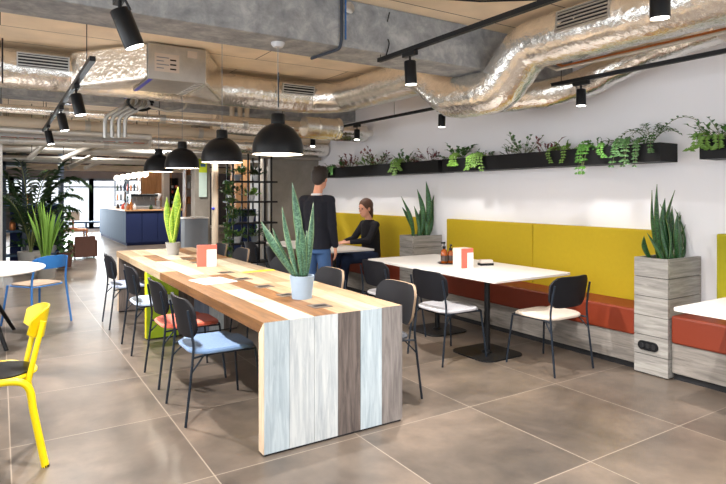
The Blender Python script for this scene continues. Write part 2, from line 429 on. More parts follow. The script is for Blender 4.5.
# far window wall
m = MB(); m.box(XL, 9, YF, YF+.2, 0, .12); m.mat(1).box(XL, 9, YF, YF+.2, 2.08, ZC); m.box(5.6, 9, YF, YF+.2, .12, 2.08); m.box(XL, -1.2, YF, YF+.2, .12, 2.08); m.box(-1.2, 1.0, YF-.1, YF-.05, .12, 1.5)
struct(m.build('wall_back', ['plaster_grey', 'back_panel']))
wk = 0
for i, (a, b) in enumerate(((-1.2, .35), (.35, 1.55), (1.55, 3.0), (3.0, 4.3), (4.3, 5.6))):
    g = MB().box(a+.05, b-.05, YF+.04, YF+.06, .12, 2.08).build('window_%d' % (i+1), 'glass'); struct(g)
    m = MB()
    for x in (a, b): m.box(x-.08, x+.08, YF-.02, YF+.1, .12, 2.08)
    m.box(a, b, YF-.02, YF+.1, .12, .2); m.box(a, b, YF-.02, YF+.1, 1.98, 2.08)
    m.box(a, b, YF, YF+.06, 1.72, 1.77)
    m.build('window_frame', 'window_frame', g)
# concrete beams across the ceiling
struct(MB().box(XL, XR, 3.77, 4.2, 2.6, ZC).build('trim_1', 'concrete_beam', bevel=.008))
struct(MB().box(XL, XR, 8.0, 8.4, 2.66, ZC).build('trim_2', 'concrete_beam', bevel=.008))
struct(MB().box(XL, 9, 14.0, 14.4, 2.7, ZC).build('trim_3', 'concrete_beam', bevel=.008))
struct(MB().box(XL, 9, 19.0, 19.4, 2.7, ZC).build('trim_4', 'concrete_beam', bevel=.008))

# ================================================================= BENCHES, COLUMNS
XB = 4.47
XW = XR-.006
def bench(y0, y1, label, n_back, mat='yellow_fabric', yb0=None, yb1=None):
    t = thing('bench', label, 'bench', ((XB+XR)/2, (y0+y1)/2, 0))
    o = Vector(t.location)
    def L(m): m.v = [tuple(Vector(v)-o) for v in m.v]; return m
    L(MB().box(XB+.05, XW, y0, y1, 0, .055)).build('plinth', 'grout_black', t)
    m = MB(); m.box(XB+.02, XW, y0, y1, .055, .17); m.box(XB+.023, XW, y0, y1, .17, .176); m.box(XB+.02, XW, y0, y1, .176, .29)
    L(m).build('base_panel', 'bench_wood', t, bevel=.002)
    L(MB().box(XB, XR-.1, y0+.003, y1-.003, .291, .51)).build('seat_cushion', 'orange_leather', t, bevel=.018, seg=3)
    yb0 = y0+.01 if yb0 is None else yb0; yb1 = y1-.01 if yb1 is None else yb1
    for k in range(n_back):
        a = yb0+(yb1-yb0)*k/n_back; b = yb0+(yb1-yb0)*(k+1)/n_back
        L(MB().box(XR-.1, XR-.008, a+.003, b-.003, .43, 1.15)).build('back_cushion', mat, t, bevel=.012, seg=3)
    return t
bench(2.79, 5.80, 'long orange bench with yellow back cushions between the two grey wooden planter columns', 2, yb1=5.62)
bench(6.09, 9.29, 'orange bench with yellow back where the seated person in black sits', 2)
bench(-1.4, 2.495, 'orange bench with lime yellow back right of the near planter column', 2, mat='yellow_fabric_greener', yb1=2.34)

def snake_blade(m, base, tip, w, bend, twist, th=.0):
    base = Vector(base); tip = Vector(tip); n = 12; ax = (tip-base); L = ax.length
    side0 = Vector((math.cos(twist), math.sin(twist), 0)); bd = Vector((math.cos(bend[0]), math.sin(bend[0]), 0))*bend[1]
    st = len(m.v)
    for i in range(n+1):
        t = i/n; p = base+ax*t+bd*math.sin(t*PI)*L*.5
        ww = w*(.6+.8*math.sin(min(1, t*1.25)*PI*.5))*(1 if t < .55 else max(.02, 1-((t-.55)/.45)**1.7))*.5
        d = (ax.normalized()+bd*math.cos(t*PI)*1.5).normalized()
        an = twist+t*.7; sd = Vector((math.cos(an), math.sin(an), 0)); sd = (sd-d*sd.dot(d)).normalized(); nr = d.cross(sd)
        for k, u in enumerate((-1, 0, 1)): m.v.append(tuple(p+sd*ww*u+nr*(abs(u)*ww*.35)))
    for i in range(n):
        for k in range(2):
            a = st+i*3+k
            m.face((a, a+1, a+4, a+3), [(k/2, i/n), ((k+1)/2, i/n), ((k+1)/2, (i+1)/n), (k/2, (i+1)/n)])
def snake_leaves(parent, blades, mat):
    """each blade its own leaf part: (bx,by,tipx,tipy,h,w)"""
    for i, (bx, by, tx, ty, h, w) in enumerate(blades):
        m = MB(); rnd = random.Random(i*13+int(h*1000))
        snake_blade(m, (bx, by, 0), (tx, ty, h), w, (rnd.uniform(0, 6.28), rnd.uniform(.04, .2)), rnd.uniform(-.5, .5)+YAW*-1)
        m.build('leaf', mat, parent, smooth=True, solid=.004)
def column(y0, y1, zt, label, socket):
    x0, x1 = 4.445, XR-.006
    cx, cy = (x0+x1)/2, (y0+y1)/2
    t = thing('planter_column', label, 'planter', (cx, cy, 0))
    m = MB(); hs = zt/6; w = .03
    for k in range(6):
        a, b = k*hs+(.01 if k == 0 else .005), (k+1)*hs
        m.mat(0).box(x0-cx, x0+w-cx, y0-cy, y1-cy, a, b)
        m.mat(1).box(x0+w-cx, x1-.002-cx, y0-cy, y0+w-cy, a, b)
        m.box(x0+w-cx, x1-.002-cx, y1-w-cy, y1-cy, a, b)
    m.mat(2).box(x0+.012-cx, x1-.006-cx, y0+.012-cy, y1-.012-cy, 0, zt-.06)
    m.build('casing', ['column_wood_front', 'column_wood_side', 'grout_black'], t, bevel=.0015)
    MB().box(x0+w-cx, x1-.01-cx, y0+w-cy, y1-w-cy, zt-.058, zt-.03).build('soil', 'soil', t)
    if socket:
        T = Matrix.Translation((x0-cx, .02, .235)) @ Matrix.Rotation(-PI/2, 4, 'Y') @ Matrix.Rotation(PI/2, 4, 'Z')
        s = MB().poly_prism(rrect(.17, .075, .036, 6), 0, .012, T).build('socket_plate', 'black_satin', t, bevel=.002); s['label'] = 'black oval triple power socket'
        for k in (-1, 0, 1):
            m = MB(); c = Matrix.Translation((x0-cx-.013, .02+k*.048, .235)) @ Matrix.Rotation(-PI/2, 4, 'Y')
            m.lathe([(.021, 0), (.021, .004), (.017, .005), (.016, -.001), (0, -.001)], (0, 0, 0), 20, c); m.build('socket', 'grout_black', s, smooth=True)
    return t
column(2.5, 2.785, .95, 'tall grey wooden planter column with a black power socket, beside the near bench end', True)
column(5.81, 6.08, .93, 'grey wooden planter column standing behind the white table with the bottles', False)
def snake_plant(name, label, loc, blades, mat):
    t = thing(name, label, 'plant', loc); snake_leaves(t, blades, mat)
    for o in t.children:
        for v in o.data.vertices: v.co.x = min(v.co.x, XR-.012-loc.x)
    return t
rnd = random.Random(3)
# near column plant: blade tips read from the photo, on plane y=2.64
near = []
cN = Vector((4.71, 2.64, .921))
for px, py, w in ((652, 190, .05), (657, 184, .045), (665, 198, .05), (675, 190, .04), (681, 215, .045), (696, 208, .05), (688, 216, .04), (661, 214, .05), (670, 209, .045), (673, 218, .05), (647, 233, .04), (684, 226, .04), (678, 222, .05), (655, 222, .05), (668, 228, .05), (695, 211, .045), (690, 224, .05), (644, 236, .035), (660, 204, .045), (678, 212, .045), (672, 206, .04)):
    tip = D(px, py, y=2.64+rnd.uniform(-.08, .08)); b = D(min(683, max(657, px*.5+334)), 256, y=2.64)
    near.append((max(-.17, min(.17, b.x-cN.x)), rnd.uniform(-.06, .06), tip.x-cN.x, tip.y-cN.y, tip.z-cN.z, w))
snake_plant('snake_plant', 'dense dark green snake plant growing from the near grey planter column', cN, near, 'snake_leaf_deep')
far = []
cF = Vector((4.71, 5.95, .901))
for px, py, w in ((401, 196, .06), (417, 189, .055), (426, 181, .06), (434, 195, .045), (437, 201, .05), (440, 213, .06), (402, 207, .045), (420, 210, .07), (429, 208, .06), (414, 206, .06), (433, 218, .06), (425, 220, .06), (411, 218, .05)):
    tip = D(px, py, y=5.95+rnd.uniform(-.08, .08)); b = D(min(433, max(412, px*.5+211)), 238, y=5.95)
    far.append((max(-.17, min(.17, b.x-cF.x)), rnd.uniform(-.06, .06), tip.x-cF.x, tip.y-cF.y, tip.z-cF.z, w))
snake_plant('snake_plant', 'tall green snake plant growing from the grey planter column behind the white table', cF, far, 'snake_leaf_deep')

# ================================================================= LONG PLANK TABLE
TX0, TX1, TY0, TY1, TH = 1.24, 2.20, 2.98, 7.75, .75
t = thing('communal_table', 'long patchwork plank table with a slab leg of white and dark planks', 'table', ((TX0+TX1)/2, (TY0+TY1)/2, 0))
tc_ = Vector(t.location)
def TL(m): m.v = [tuple(Vector(v)-tc_) for v in m.v]; return m
pw = (TX1-TX0)/6
mats = ['wood_brown', 'wood_cream', 'wood_sand', 'wood_whitewash', 'wood_greytan', 'bright_yellow_edge']
rows = [[(0, 5.43), (1, 6.9), (2, 9)], [(3, 4.15), (4, 5.1), (3, 6.3), (0, 7.0), (1, 9)], [(0, 5.0), (1, 6.4), (3, 9)],
        [(2, 4.3), (1, 5.9), (0, 6.6), (3, 9)], [(1, 4.3), (2, 4.98), (5, 5.06), (3, 6.2), (2, 6.8), (0, 9)], [(2, 4.1), (1, 4.98), (5, 5.06), (4, 6.2), (0, 7.0), (2, 9)]]
m = MB()
for i, row in enumerate(rows):
    a = TY0+.07
    x0 = TX0+i*pw; x1 = x0+pw
    first = True
    for mi, e in row:
        b = min(e, TY1-.07)
        if b <= a: continue
        m.mat(mi)
        if first:   # mitred towards the slab
            n = len(m.v); g = .0012
            for x in (x0+g, x1-g):
                m.v += [(x, TY0+.0005, TH), (x, b, TH), (x, b, TH-.07), (x, TY0+.07, TH-.07)]
            for q_ in ((0, 1, 2, 3), (7, 6, 5, 4), (0, 4, 5, 1), (1, 5, 6, 2), (2, 6, 7, 3), (3, 7, 4, 0)): m.face([n+k for k in q_])
            first = False
        else: m.box(x0+.0012, x1-.0012, a+.001, b, TH-.07, TH)
        a = b
    m.box(x0+.0012, x1-.0012, a+.001, TY1, TH-.07, TH)
TL(m).build('tabletop', mats, t, bevel=.0012, seg=1)
def slab(ya, cols, mitre, name='slab_leg', inner='bright_yellow_edge', x1=TX1):
    mm = ['slab_paleblue', 'slab_white', 'slab_dark', 'slab_greybrown', 'slab_slate', 'lime_wood', 'edge_beige']
    m = MB()
    for i, c in enumerate(cols):
        x0 = TX0+i*pw; xx = x0+pw
        m.mat(c)
        n = len(m.v); g = .0012; zt = TH if mitre else TH-.0705
        for x in (x0+(g if i else .004), xx-g):
            m.v += [(x, ya, .012), (x, ya, zt), (x, ya+.07, TH-.0705), (x, ya+.07, .012)]
        for q_ in ((0, 3, 2, 1), (4, 5, 6, 7), (0, 1, 5, 4), (1, 2, 6, 5), (2, 3, 7, 6), (3, 0, 4, 7)): m.face([n+k for k in q_])
    m.mat(6 if mitre or cols[0] != 5 else 7)
    n = len(m.v)
    for x in (TX0-.0005, TX0+.004): m.v += [(x, ya, .012), (x, ya, TH if mitre else TH-.0705), (x, ya+.07, TH-.0705), (x, ya+.07, .012)]
    for q_ in ((0, 3, 2, 1), (4, 5, 6, 7), (0, 1, 5, 4), (1, 2, 6, 5), (2, 3, 7, 6), (3, 0, 4, 7)): m.face([n+k for k in q_])
    m.mat(8).box(TX0+.01, TX1-.01, ya+.006, ya+.064, 0, .013)
    s = TL(m).build(name, mm+['bright_yellow_edge', 'grout_black'], t); return s
slab(TY0, [0, 1, 1, 2, 0, 3], True)
s = slab(6.0, [5, 5, 2, 4, 1, 2], False); s['label'] = 'lime green and dark plank slab leg'
slab(7.6, [2, 2, 4, 2, 3, 2], False)
# yellow edged inner lining behind the near slab
o = TL(MB().box(TX0+.03, TX1-.03, TY0+.0715, TY0+.1, .012, TH-.0715)).build('inner_lining', 'bright_yellow_edge', t); o['label'] = 'bright yellow inner lining board'
for px, py in ((320, 306), (287, 295), (264, 286.5), (243, 279), (226, 272.5), (197, 262.5), (188, 259)):
    p = P(px, py, TH); T = Matrix.Translation(p-tc_) @ Matrix.Rotation(0, 4, 'Z')
    m = MB().mat(0).poly_prism(rrect(.13, .12, .006, 2), 0, .003, T); m.mat(1).poly_prism(rrect(.09, .04, .004, 2), .003, .0036, T)
    m.build('cable_plate', ['dark_plate', 'black_metal'], t)
# long paper sheet on the table
c = P(213, 281, TH)
tag(MB().box(-.14, .14, -.16, .16, 0, .003).build('paper_sheet', 'paper', loc=(c.x, c.y, TH+.0002), rot=.15), 'white paper sheet lying flat on the long plank table', 'paper')

def pot(t, r0, r1, h, mat, soilz=.85):
    MB().lathe([(r0, 0), (r1, h), (r1-.008, h), (r0-.002+(r1-r0)*soilz-.006, h*soilz), (0, h*soilz)], (0, 0, 0), 32).build('pot', mat, t, smooth=True)
    MB().lathe([(r0+(r1-r0)*soilz-.009, h*soilz+.001), (0, h*soilz+.006)], (0, 0, 0), 20).build('soil', 'soil', t.children[-1])
# big snake plant on the long table
pc = P(302, 298, TH); pd = fx*pc.x+fy*pc.y
t1 = thing('potted_snake_plant', 'snake plant in a blue-grey pot at the near end of the plank table', 'plant', (pc.x, pc.y, TH))
pot(t1, .068, .086, .158, 'pot_blue')
sc_ = pd/F
bl = []
for px, py, bx, by, dd, w in ((292, 182, 299, 276, .0, .044), (281, 207, 296, 276, .05, .036), (262, 221, 293, 277, -.04, .042), (313, 203, 304, 277, .03, .04), (302, 223, 302, 277, -.06, .036), (272, 228, 295, 277, .02, .034), (298, 228, 300, 277, -.03, .034), (306, 231, 303, 277, .06, .034)):
    tip = Vector(((px-302)*sc_, 0, 0)); z0 = .14
    ux, uy = fy, -fx
    tx = (px-302)*sc_*ux+dd*fx; ty = (px-302)*sc_*uy+dd*fy
    bx_ = (bx-300)*sc_*ux*1.0; by_ = (bx-300)*sc_*uy
    bl.append((bx_, by_, tx, ty, (HY-py)*sc_+H-TH-z0, w))
lv = bpy.data.objects.new('foliage', None); 
for i, (bx, by, tx, ty, h, w) in enumerate(bl):
    m = MB(); snake_blade(m, (bx, by, 0), (tx, ty, h), w, (i*1.7, .05), -YAW+(.4 if i % 2 else -.3)); m.v = [(a, b, c+.14) for a, b, c in m.v]
    m.build('leaf', 'snake_leaf', t1, smooth=True, solid=.004)
# lime snake plant further along
pc = P(173, 255, TH); pd = fx*pc.x+fy*pc.y; sc_ = pd/F
t2 = thing('potted_snake_plant', 'light green snake plant in a grey pot far along the plank table', 'plant', (pc.x, pc.y, TH))
pot(t2, .062, .085, .15, 'pot_grey')
for i, (px, py, w) in enumerate(((178, 186, .075), (167, 197, .07), (173, 206, .06), (181, 203, .065), (170, 216, .06))):
    a = (px-173)*sc_
    m = MB(); snake_blade(m, ((i-2)*.012*fy, -(i-2)*.012*fx, .13), (a*fy, -a*fx, (HY-py)*sc_+H-TH), w, (i*2.1, .05), -YAW+i*.3)
    m.build('leaf', 'snake_leaf_lime', t2, smooth=True, solid=.004)
def menu_holder(label, p, rz, box, z=TH, w=.15, h=.2):
    t = thing('menu_holder', label, 'menu holder', (p.x, p.y, z), rz)
    if box: m = MB().box(-w/2, w/2, 0, .12, 0, h); m.build('card_block', 'beige_card', t, bevel=.002)
    else: MB().box(-w/2, w/2, 0, .01, 0, h).box(-w/2, w/2, 0, .09, 0, .006).build('backboard', 'beige_card', t)
    MB().box(-w/2, w/2, -.006, 0, 0, h).build('coral_front', 'coral_card', t)
    m = MB(); m.mat(0).box(-w*.02, w/2-.004, -.014, -.008, .0, h*.78); m.mat(1)
    for k in range(4): m.box(w*.06, w*.36, -.0146, -.014, h*(.68-.1*k), h*(.69-.1*k))
    m.build('menu_card', ['paper', 'grey_panel'], t)
p = P(207, 266.5, TH); menu_holder('coral menu holder with a white card on the long plank table', p, -.2, False, w=.19, h=.215)

# ================================================================= CHAIRS
def make_chair(label, seatmat, rim=False, group=None):
    t = thing('dining_chair', label, 'chair', group=group)
    # seat pad: rounded, slightly dished
    m = MB(); n0 = rrect(.45, .46, .13, 7)
    rings = [(.94, .432), (1.0, .440), (1.0, .454), (.95, .464), (.75, .462), (.4, .458)]
    for s_, z in rings:
        for x, y in n0: m.v.append((x*s_+.01, y*s_, z+.018*max(0, (abs(y)/.23)**2)*0 - (.012 if x > .17 else 0)))
    k = len(n0)
    for i in range(len(rings)-1):
        for j in range(k): m.face((i*k+j, i*k+(j+1) % k, (i+1)*k+(j+1) % k, (i+1)*k+j))
    m.face(list(range(k))[::-1]); m.face([(len(rings)-1)*k+j for j in range(k)])
    m.build('seat', seatmat, t, smooth=True)
    # backrest: rounded curved shell
    def back(m, w, h, th, off=0):
        nx, nz = 12, 6; out = rrect(w, h, h*.42, 6)
        # grid mapped through superellipse for a rounded outline
        def pt(u, v, side):
            uu, vv = u*2-1, v*2-1
            y = uu*w/2*math.sqrt(max(0, 1-.22*vv**6))*(1+.03*vv); z = vv*h/2*math.sqrt(max(0, 1-.42*uu**10))
            x = -.225-.03*(z/h+.5)*1.6+.05*(2*y/w)**2 + side
            return (x+off, y, .665+z)
        for side in (-th/2, th/2):
            for i in range(nx+1):
                for j in range(nz+1): m.v.append(pt(i/nx, j/nz, side))
        base = len(m.v)-2*(nx+1)*(nz+1); S_ = (nx+1)*(nz+1)
        I = lambda i, j, s: base+s*S_+i*(nz+1)+j
        for i in range(nx):
            for j in range(nz):
                m.face((I(i, j, 0), I(i, j+1, 0), I(i+1, j+1, 0), I(i+1, j, 0))); m.face((I(i, j, 1), I(i+1, j, 1), I(i+1, j+1, 1), I(i, j+1, 1)))
        if rim: m.mat(1)
        for i in range(nx):
            for j in (0, nz):
                q_ = (I(i, j, 0), I(i+1, j, 0), I(i+1, j, 1), I(i, j, 1)); m.face(q_ if j == 0 else q_[::-1])
        for j in range(nz):
            for i in (0, nx):
                q_ = (I(i, j, 1), I(i, j+1, 1), I(i, j+1, 0), I(i, j, 0)); m.face(q_ if i == 0 else q_[::-1])
        m.mat(0)
    m = MB(); back(m, .46 if not rim else .48, .26 if not rim else .29, .018 if not rim else .022)
    m.build('backrest', ['chair_back', 'rim_ply'], t, smooth=True)
    r = .0085
    for sy in (-1, 1):
        MB().tube(smooth_path([(-.265, sy*.245, 0), (-.215, sy*.232, .43), (-.218, sy*.228, .56), (-.247, sy*.222, .73)], 5), r, 8).build('leg', 'chair_metal', t, smooth=True)
    for sy in (-1, 1):
        MB().tube([(.255, sy*.24, 0), (.215, sy*.205, .425)], r, 8).build('leg', 'chair_metal', t, smooth=True)
    m = MB(); m.tube(smooth_path([(-.215, -.232, .425), (-.1, -.21, .43), (.1, -.205, .427), (.215, -.205, .425), (.225, 0, .425), (.215, .205, .425), (.1, .205, .427), (-.1, .21, .43), (-.215, .232, .425)], 4), r*.9, 8)
    for sy in (-1, 1): m.tube([(-.228, sy*.237, .33), (-.14, sy*.21, .425)], r*.7, 6)
    m.build('seat_frame', 'chair_metal', t, smooth=True)
    return t
def place(t, x, y, rz): t.location = (x, y, 0); t.rotation_euler = (0, 0, rz)
gl = 'chairs along the left side of the plank table'
cD = make_chair('steel blue seated chair, nearest on the left side of the plank table', 'fabric_steelblue', group=gl); place(cD, 1.25, 3.87, 0)
cC = make_chair('coral seated chair with black back on the left side of the plank table', 'fabric_coral', group=gl); place(cC, 1.27, 4.68, 0)
cB = make_chair('pale blue seated chair beside the lime slab of the plank table', 'fabric_paleblue', group=gl); place(cB, 1.27, 5.73, .0)
cA = make_chair('grey blue seated chair, farthest on the left side of the plank table', 'fabric_greyblue', group=gl); place(cA, 1.26, 6.9, 0)
gr = 'chairs along the right side of the plank table'
c1 = make_chair('dark chair with tan rimmed back, nearest at the right side of the plank table', 'fabric_dark', True, gr); place(c1, 2.29, 3.47, PI)
for y, lb in ((4.42, 'dark chair right of the plank table, in front of the standing person'), (5.45, 'dark chair behind the tall snake plant at the right side of the plank table'),
              (6.62, 'dark chair with tan rimmed back right of the coral menu holder'), (7.4, 'farthest dark chair at the right side of the plank table')):
    dup(c1, (2.25, y, 0), PI, lb)
gw = 'chairs around the white tables'
w1 = make_chair('black chair with light grey seat at the long side of the white table with bottles', 'fabric_grey', group=gw); place(w1, 3.43, 3.96, 0)
dup(w1, (3.44, 4.84, 0), 0, 'black chair half hidden behind the light grey seated one, toward the people')
w3 = make_chair('black chair with cream seat at the near end of the white table', 'fabric_cream', group=gw); place(w3, 3.98, 3.28, PI/2)
w4 = make_chair('black chair left of the standing person, at the people\'s white table', 'fabric_dark', group=gw); place(w4, 3.2, 7.62, 0)
dup(w4, (3.2, 6.85, 0), 0, 'black chair mostly hidden behind the tall snake plant, at the people\'s table')

# ================================================================= WHITE TABLES
def white_table(label, x0, x1, y0, y1, peds, z=.75, rz=0, round_=False):
    cx, cy = (x0+x1)/2, (y0+y1)/2
    t = thing('cafe_table', label, 'table', (cx, cy, 0), rz)
    w, d = x1-x0, y1-y0
    MB().mat(0).poly_prism(rrect(w, d, .03, 4), z-.022, z).build('tabletop', 'white_top', t, bevel=.003)
    for px_, py_ in peds:
        MB().tube([(px_, py_, .012), (px_, py_, z-.03)], .026, 16).build('pole', 'black_metal', t, smooth=True)
        m = MB(); m.poly_prism([(x+px_, y+py_) for x, y in rrect(.5, .5, .1, 6)], 0, .012); m.lathe([(.05, .012), (.05, .02), (.028, .03)], (px_, py_, 0), 16)
        m.build('base_plate', 'black_metal', t, bevel=.002)
        m = MB().box(px_-.25, px_+.25, py_-.03, py_+.03, z-.035, z-.022).box(px_-.03, px_+.03, py_-.25, py_+.25, z-.035, z-.022); m.build('top_bracket', 'black_metal', t)
    return t
white_table('long white cafe table carrying amber bottles and a coral menu block', 3.44, 4.42, 3.38, 5.32, [(-.13, -.52), (.06, .42)], rz=0)
white_table('white table between the standing and the seated person', 3.36, 4.15, 6.22, 8.0, [(0, -.5), (0, .5)])
white_table('white table cut off by the right edge of the picture', 3.6, 4.4, .55, 2.0, [(.1, -.45), (.1, .05)])
# things on the white table
p = P(467, 268, .75)
menu_holder('coral menu block with a white card on the white cafe table', Vector((p.x, p.y, 0)), 0, True, z=.7502, w=.15, h=.19)
p = P(447, 263.5, .75)
tr = thing('tray', 'small black tray under the two amber bottles', 'tray', (p.x, p.y, .7502))
MB().lathe([(.085, 0), (.1, .012), (.095, .012), (.08, .005), (0, .005)], (0, 0, 0), 28).build('plate', 'black_satin', tr, smooth=True)
def bottle(label, x, y, z, rz, hgt=1.):
    t = thing('pump_bottle', label, 'bottle', (x, y, z), rz); t.scale = (1.15, 1.15, 1.2)
    MB().lathe([(.027*1, 0), (.03, .004), (.03, .085*hgt), (.024, .1*hgt), (.012, .108*hgt), (.012, .118*hgt), (0, .118*hgt)], (0, 0, 0), 20).build('body', 'amber_glass', t, smooth=True)
    MB().box(-.018, .018, -.0312, -.03, .02, .065).lathe([(.0305, .022), (.0305, .066)], (0, 0, 0), 20).build('paper_label', 'bottle_mix', t, smooth=True)
    m = MB(); m.lathe([(.015, .112*hgt), (.015, .13*hgt), (.005, .132*hgt), (.005, .15*hgt), (0, .15*hgt)], (0, 0, 0), 14); m.box(-.034, .01, -.007, .007, .15*hgt, .163*hgt)
    m.build('pump', 'black_satin', t, smooth=False)
bottle('amber pump bottle with black pump, left of the pair on the tray', p.x-.035, p.y+.005, .7555, .2, 1.12)
bottle('amber pump bottle, right of the pair and a little shorter', p.x+.04, p.y-.012, .7555, 1.0, .98)
p = P(482, 265.5, .75)
t = thing('napkin_box', 'small grey napkin box behind the coral menu block', 'box', (p.x+.05, p.y-.0, .7502), -.35)
MB().box(-.07, .07, -.04, .04, 0, .022).build('base', 'black_satin', t); MB().box(-.065, .065, -.035, .035, .0221, .055).build('napkins', 'beige_card', t, bevel=.003)

# ================================================================= LEFT FOREGROUND: YELLOW CHAIR, ROUND TABLE, BLUE CHAIR
def yellow_chair():
    t = thing('metal_chair', 'bright yellow metal chair with black seat at the left edge', 'chair', (-.02, 3.71, 0), PI+.012)
    ym = 'yellow_paint'
    for sy, ln in ((-1, 'leg'), (1, 'leg')):
        m = MB(); T = None
        pts = smooth_path([(-.225, sy*.2, 0), (-.17, sy*.2, .3), (-.145, sy*.2, .44), (-.06, sy*.2, .485), (.15, sy*.2, .475)], 6)
        m.tube(pts, .019, 10); m.build('leg', ym, t, smooth=True)
        m = MB(); m.tube([(.235, sy*.2, 0), (.175, sy*.19, .47)], .0165, 10); m.build('leg', ym, t, smooth=True)
        m = MB(); m.tube(smooth_path([(-.145, sy*.16, .455), (-.175, sy*.17, .6), (-.215, sy*.17, .78)], 5), .0145, 10); m.build('back_post', ym, t, smooth=True)
    m = MB(); m.lathe([(.19, .478), (.2, .485), (.198, .495), (.185, .497), (0, .494)], (0, 0, 0), 36); m.build('seat_rim', ym, t, smooth=True)
    MB().lathe([(.182, .497), (.182, .505), (.16, .508), (0, .506)], (0, 0, 0), 36).build('seat', 'black_satin', t, smooth=True)
    # curved bent plate back: two offset bands
    for (r_, z0, z1, a, xo) in ((.235, .67, .84, 52, 0), ):
        m = MB(); n = 20; nz = 5; th = .012
        for s_ in (0, 1):
            for i in range(n+1):
                an = R(180-a+2*a*i/n)
                for j in range(nz+1):
                    v = j/nz; edge = abs(i/n*2-1)
                    zz = z0+(z1-z0)*v; lo = .08*edge**3; zc = (z0+z1)/2; zz = zc+(zz-zc)*(1-.55*edge**3)
                    rr = r_+s_*th+.03*(v-.5)
                    m.v.append((rr*math.cos(an), rr*math.sin(an), zz))
        S_ = (n+1)*(nz+1); I = lambda i, j, s: s*S_+i*(nz+1)+j
        for i in range(n):
            for j in range(nz):
                m.face((I(i, j, 0), I(i+1, j, 0), I(i+1, j+1, 0), I(i, j+1, 0))); m.face((I(i, j, 1), I(i, j+1, 1), I(i+1, j+1, 1), I(i+1, j, 1)))
            m.face((I(i, 0, 0), I(i, 0, 1), I(i+1, 0, 1), I(i+1, 0, 0))); m.face((I(i, nz, 0), I(i+1, nz, 0), I(i+1, nz, 1), I(i, nz, 1)))
        for j in range(nz):
            m.face((I(0, j, 0), I(0, j+1, 0), I(0, j+1, 1), I(0, j, 1))); m.face((I(n, j, 0), I(n, j, 1), I(n, j+1, 1), I(n, j+1, 0)))
        m.build('backrest', ym, t, smooth=True, bevel=.003)
    for sy in (-1, 1): MB().lathe([(.019, 0), (.019, .012), (0, .012)], (-.225, sy*.2, 0), 12).build('foot', 'black_satin', t)
yellow_chair()
t = thing('round_table', 'round pale wood table with splayed black legs at the left edge', 'table', (-.33, 6.62, 0))
MB().lathe([(.70, .728), (.72, .735), (.72, .75), (0, .75)], (0, 0, 0), 64).build('tabletop', 'white_top', t, smooth=True, bevel=.002)
for a, rl in ((-40, .5), (54, .78), (140, .5), (234, .78)):
    c, s_ = math.cos(R(a)), math.sin(R(a)); m = MB(); m.tube([(.2*c, .2*s_, .727), (rl*c, rl*s_, 0)], [.028, .018], 12); m.build('leg', 'black_metal', t, smooth=True)
MB().box(-.3, .3, -.03, .03, .712, .727).box(-.03, .03, -.3, .3, .712, .727).build('top_bracket', 'black_metal', t)
# dark blue-grey caster knob seen on the leg is a small clamp
def blue_chair():
    t = thing('metal_chair', 'blue metal chair with curved back beside the round table', 'chair', (.35, 7.45, 0), 2.2)
    b = 'blue_paint'
    for sy in (-1, 1):
        MB().tube(smooth_path([(-.25, sy*.25, 0), (-.2, sy*.22, .44), (-.21, sy*.21, .6), (-.235, sy*.2, .76)], 5), .012, 10).build('leg', b, t, smooth=True)
        MB().tube([(.25, sy*.24, 0), (.2, sy*.2, .45)], .012, 10).build('leg', b, t, smooth=True)
    m = MB().poly_prism(rrect(.43, .43, .1, 6), .44, .452); m.build('seat_rim', b, t, bevel=.003)
    MB().poly_prism(rrect(.4, .4, .09, 6), .452, .468).build('seat', 'rim_ply', t, bevel=.004)
    m = MB(); n = 12; th = .01
    for s_ in (0, 1):
        for i in range(n+1):
            u = i/n*2-1
            for j in range(5):
                v = j/4; m.v.append((-.255+.06*u*u-s_*th-.02*v, u*.225, .64+.145*v*(1-.25*abs(u)**4)+.0*u))
    I = lambda i, j, s: s*(n+1)*5+i*5+j
    for i in range(n):
        for j in range(4):
            m.face((I(i, j, 0), I(i+1, j, 0), I(i+1, j+1, 0), I(i, j+1, 0))); m.face((I(i, j, 1), I(i, j+1, 1), I(i+1, j+1, 1), I(i+1, j, 1)))
        m.face((I(i, 0, 0), I(i, 0, 1), I(i+1, 0, 1), I(i+1, 0, 0))); m.face((I(i, 4, 0), I(i+1, 4, 0), I(i+1, 4, 1), I(i, 4, 1)))
    m.build('backrest', b, t, smooth=True)
blue_chair()

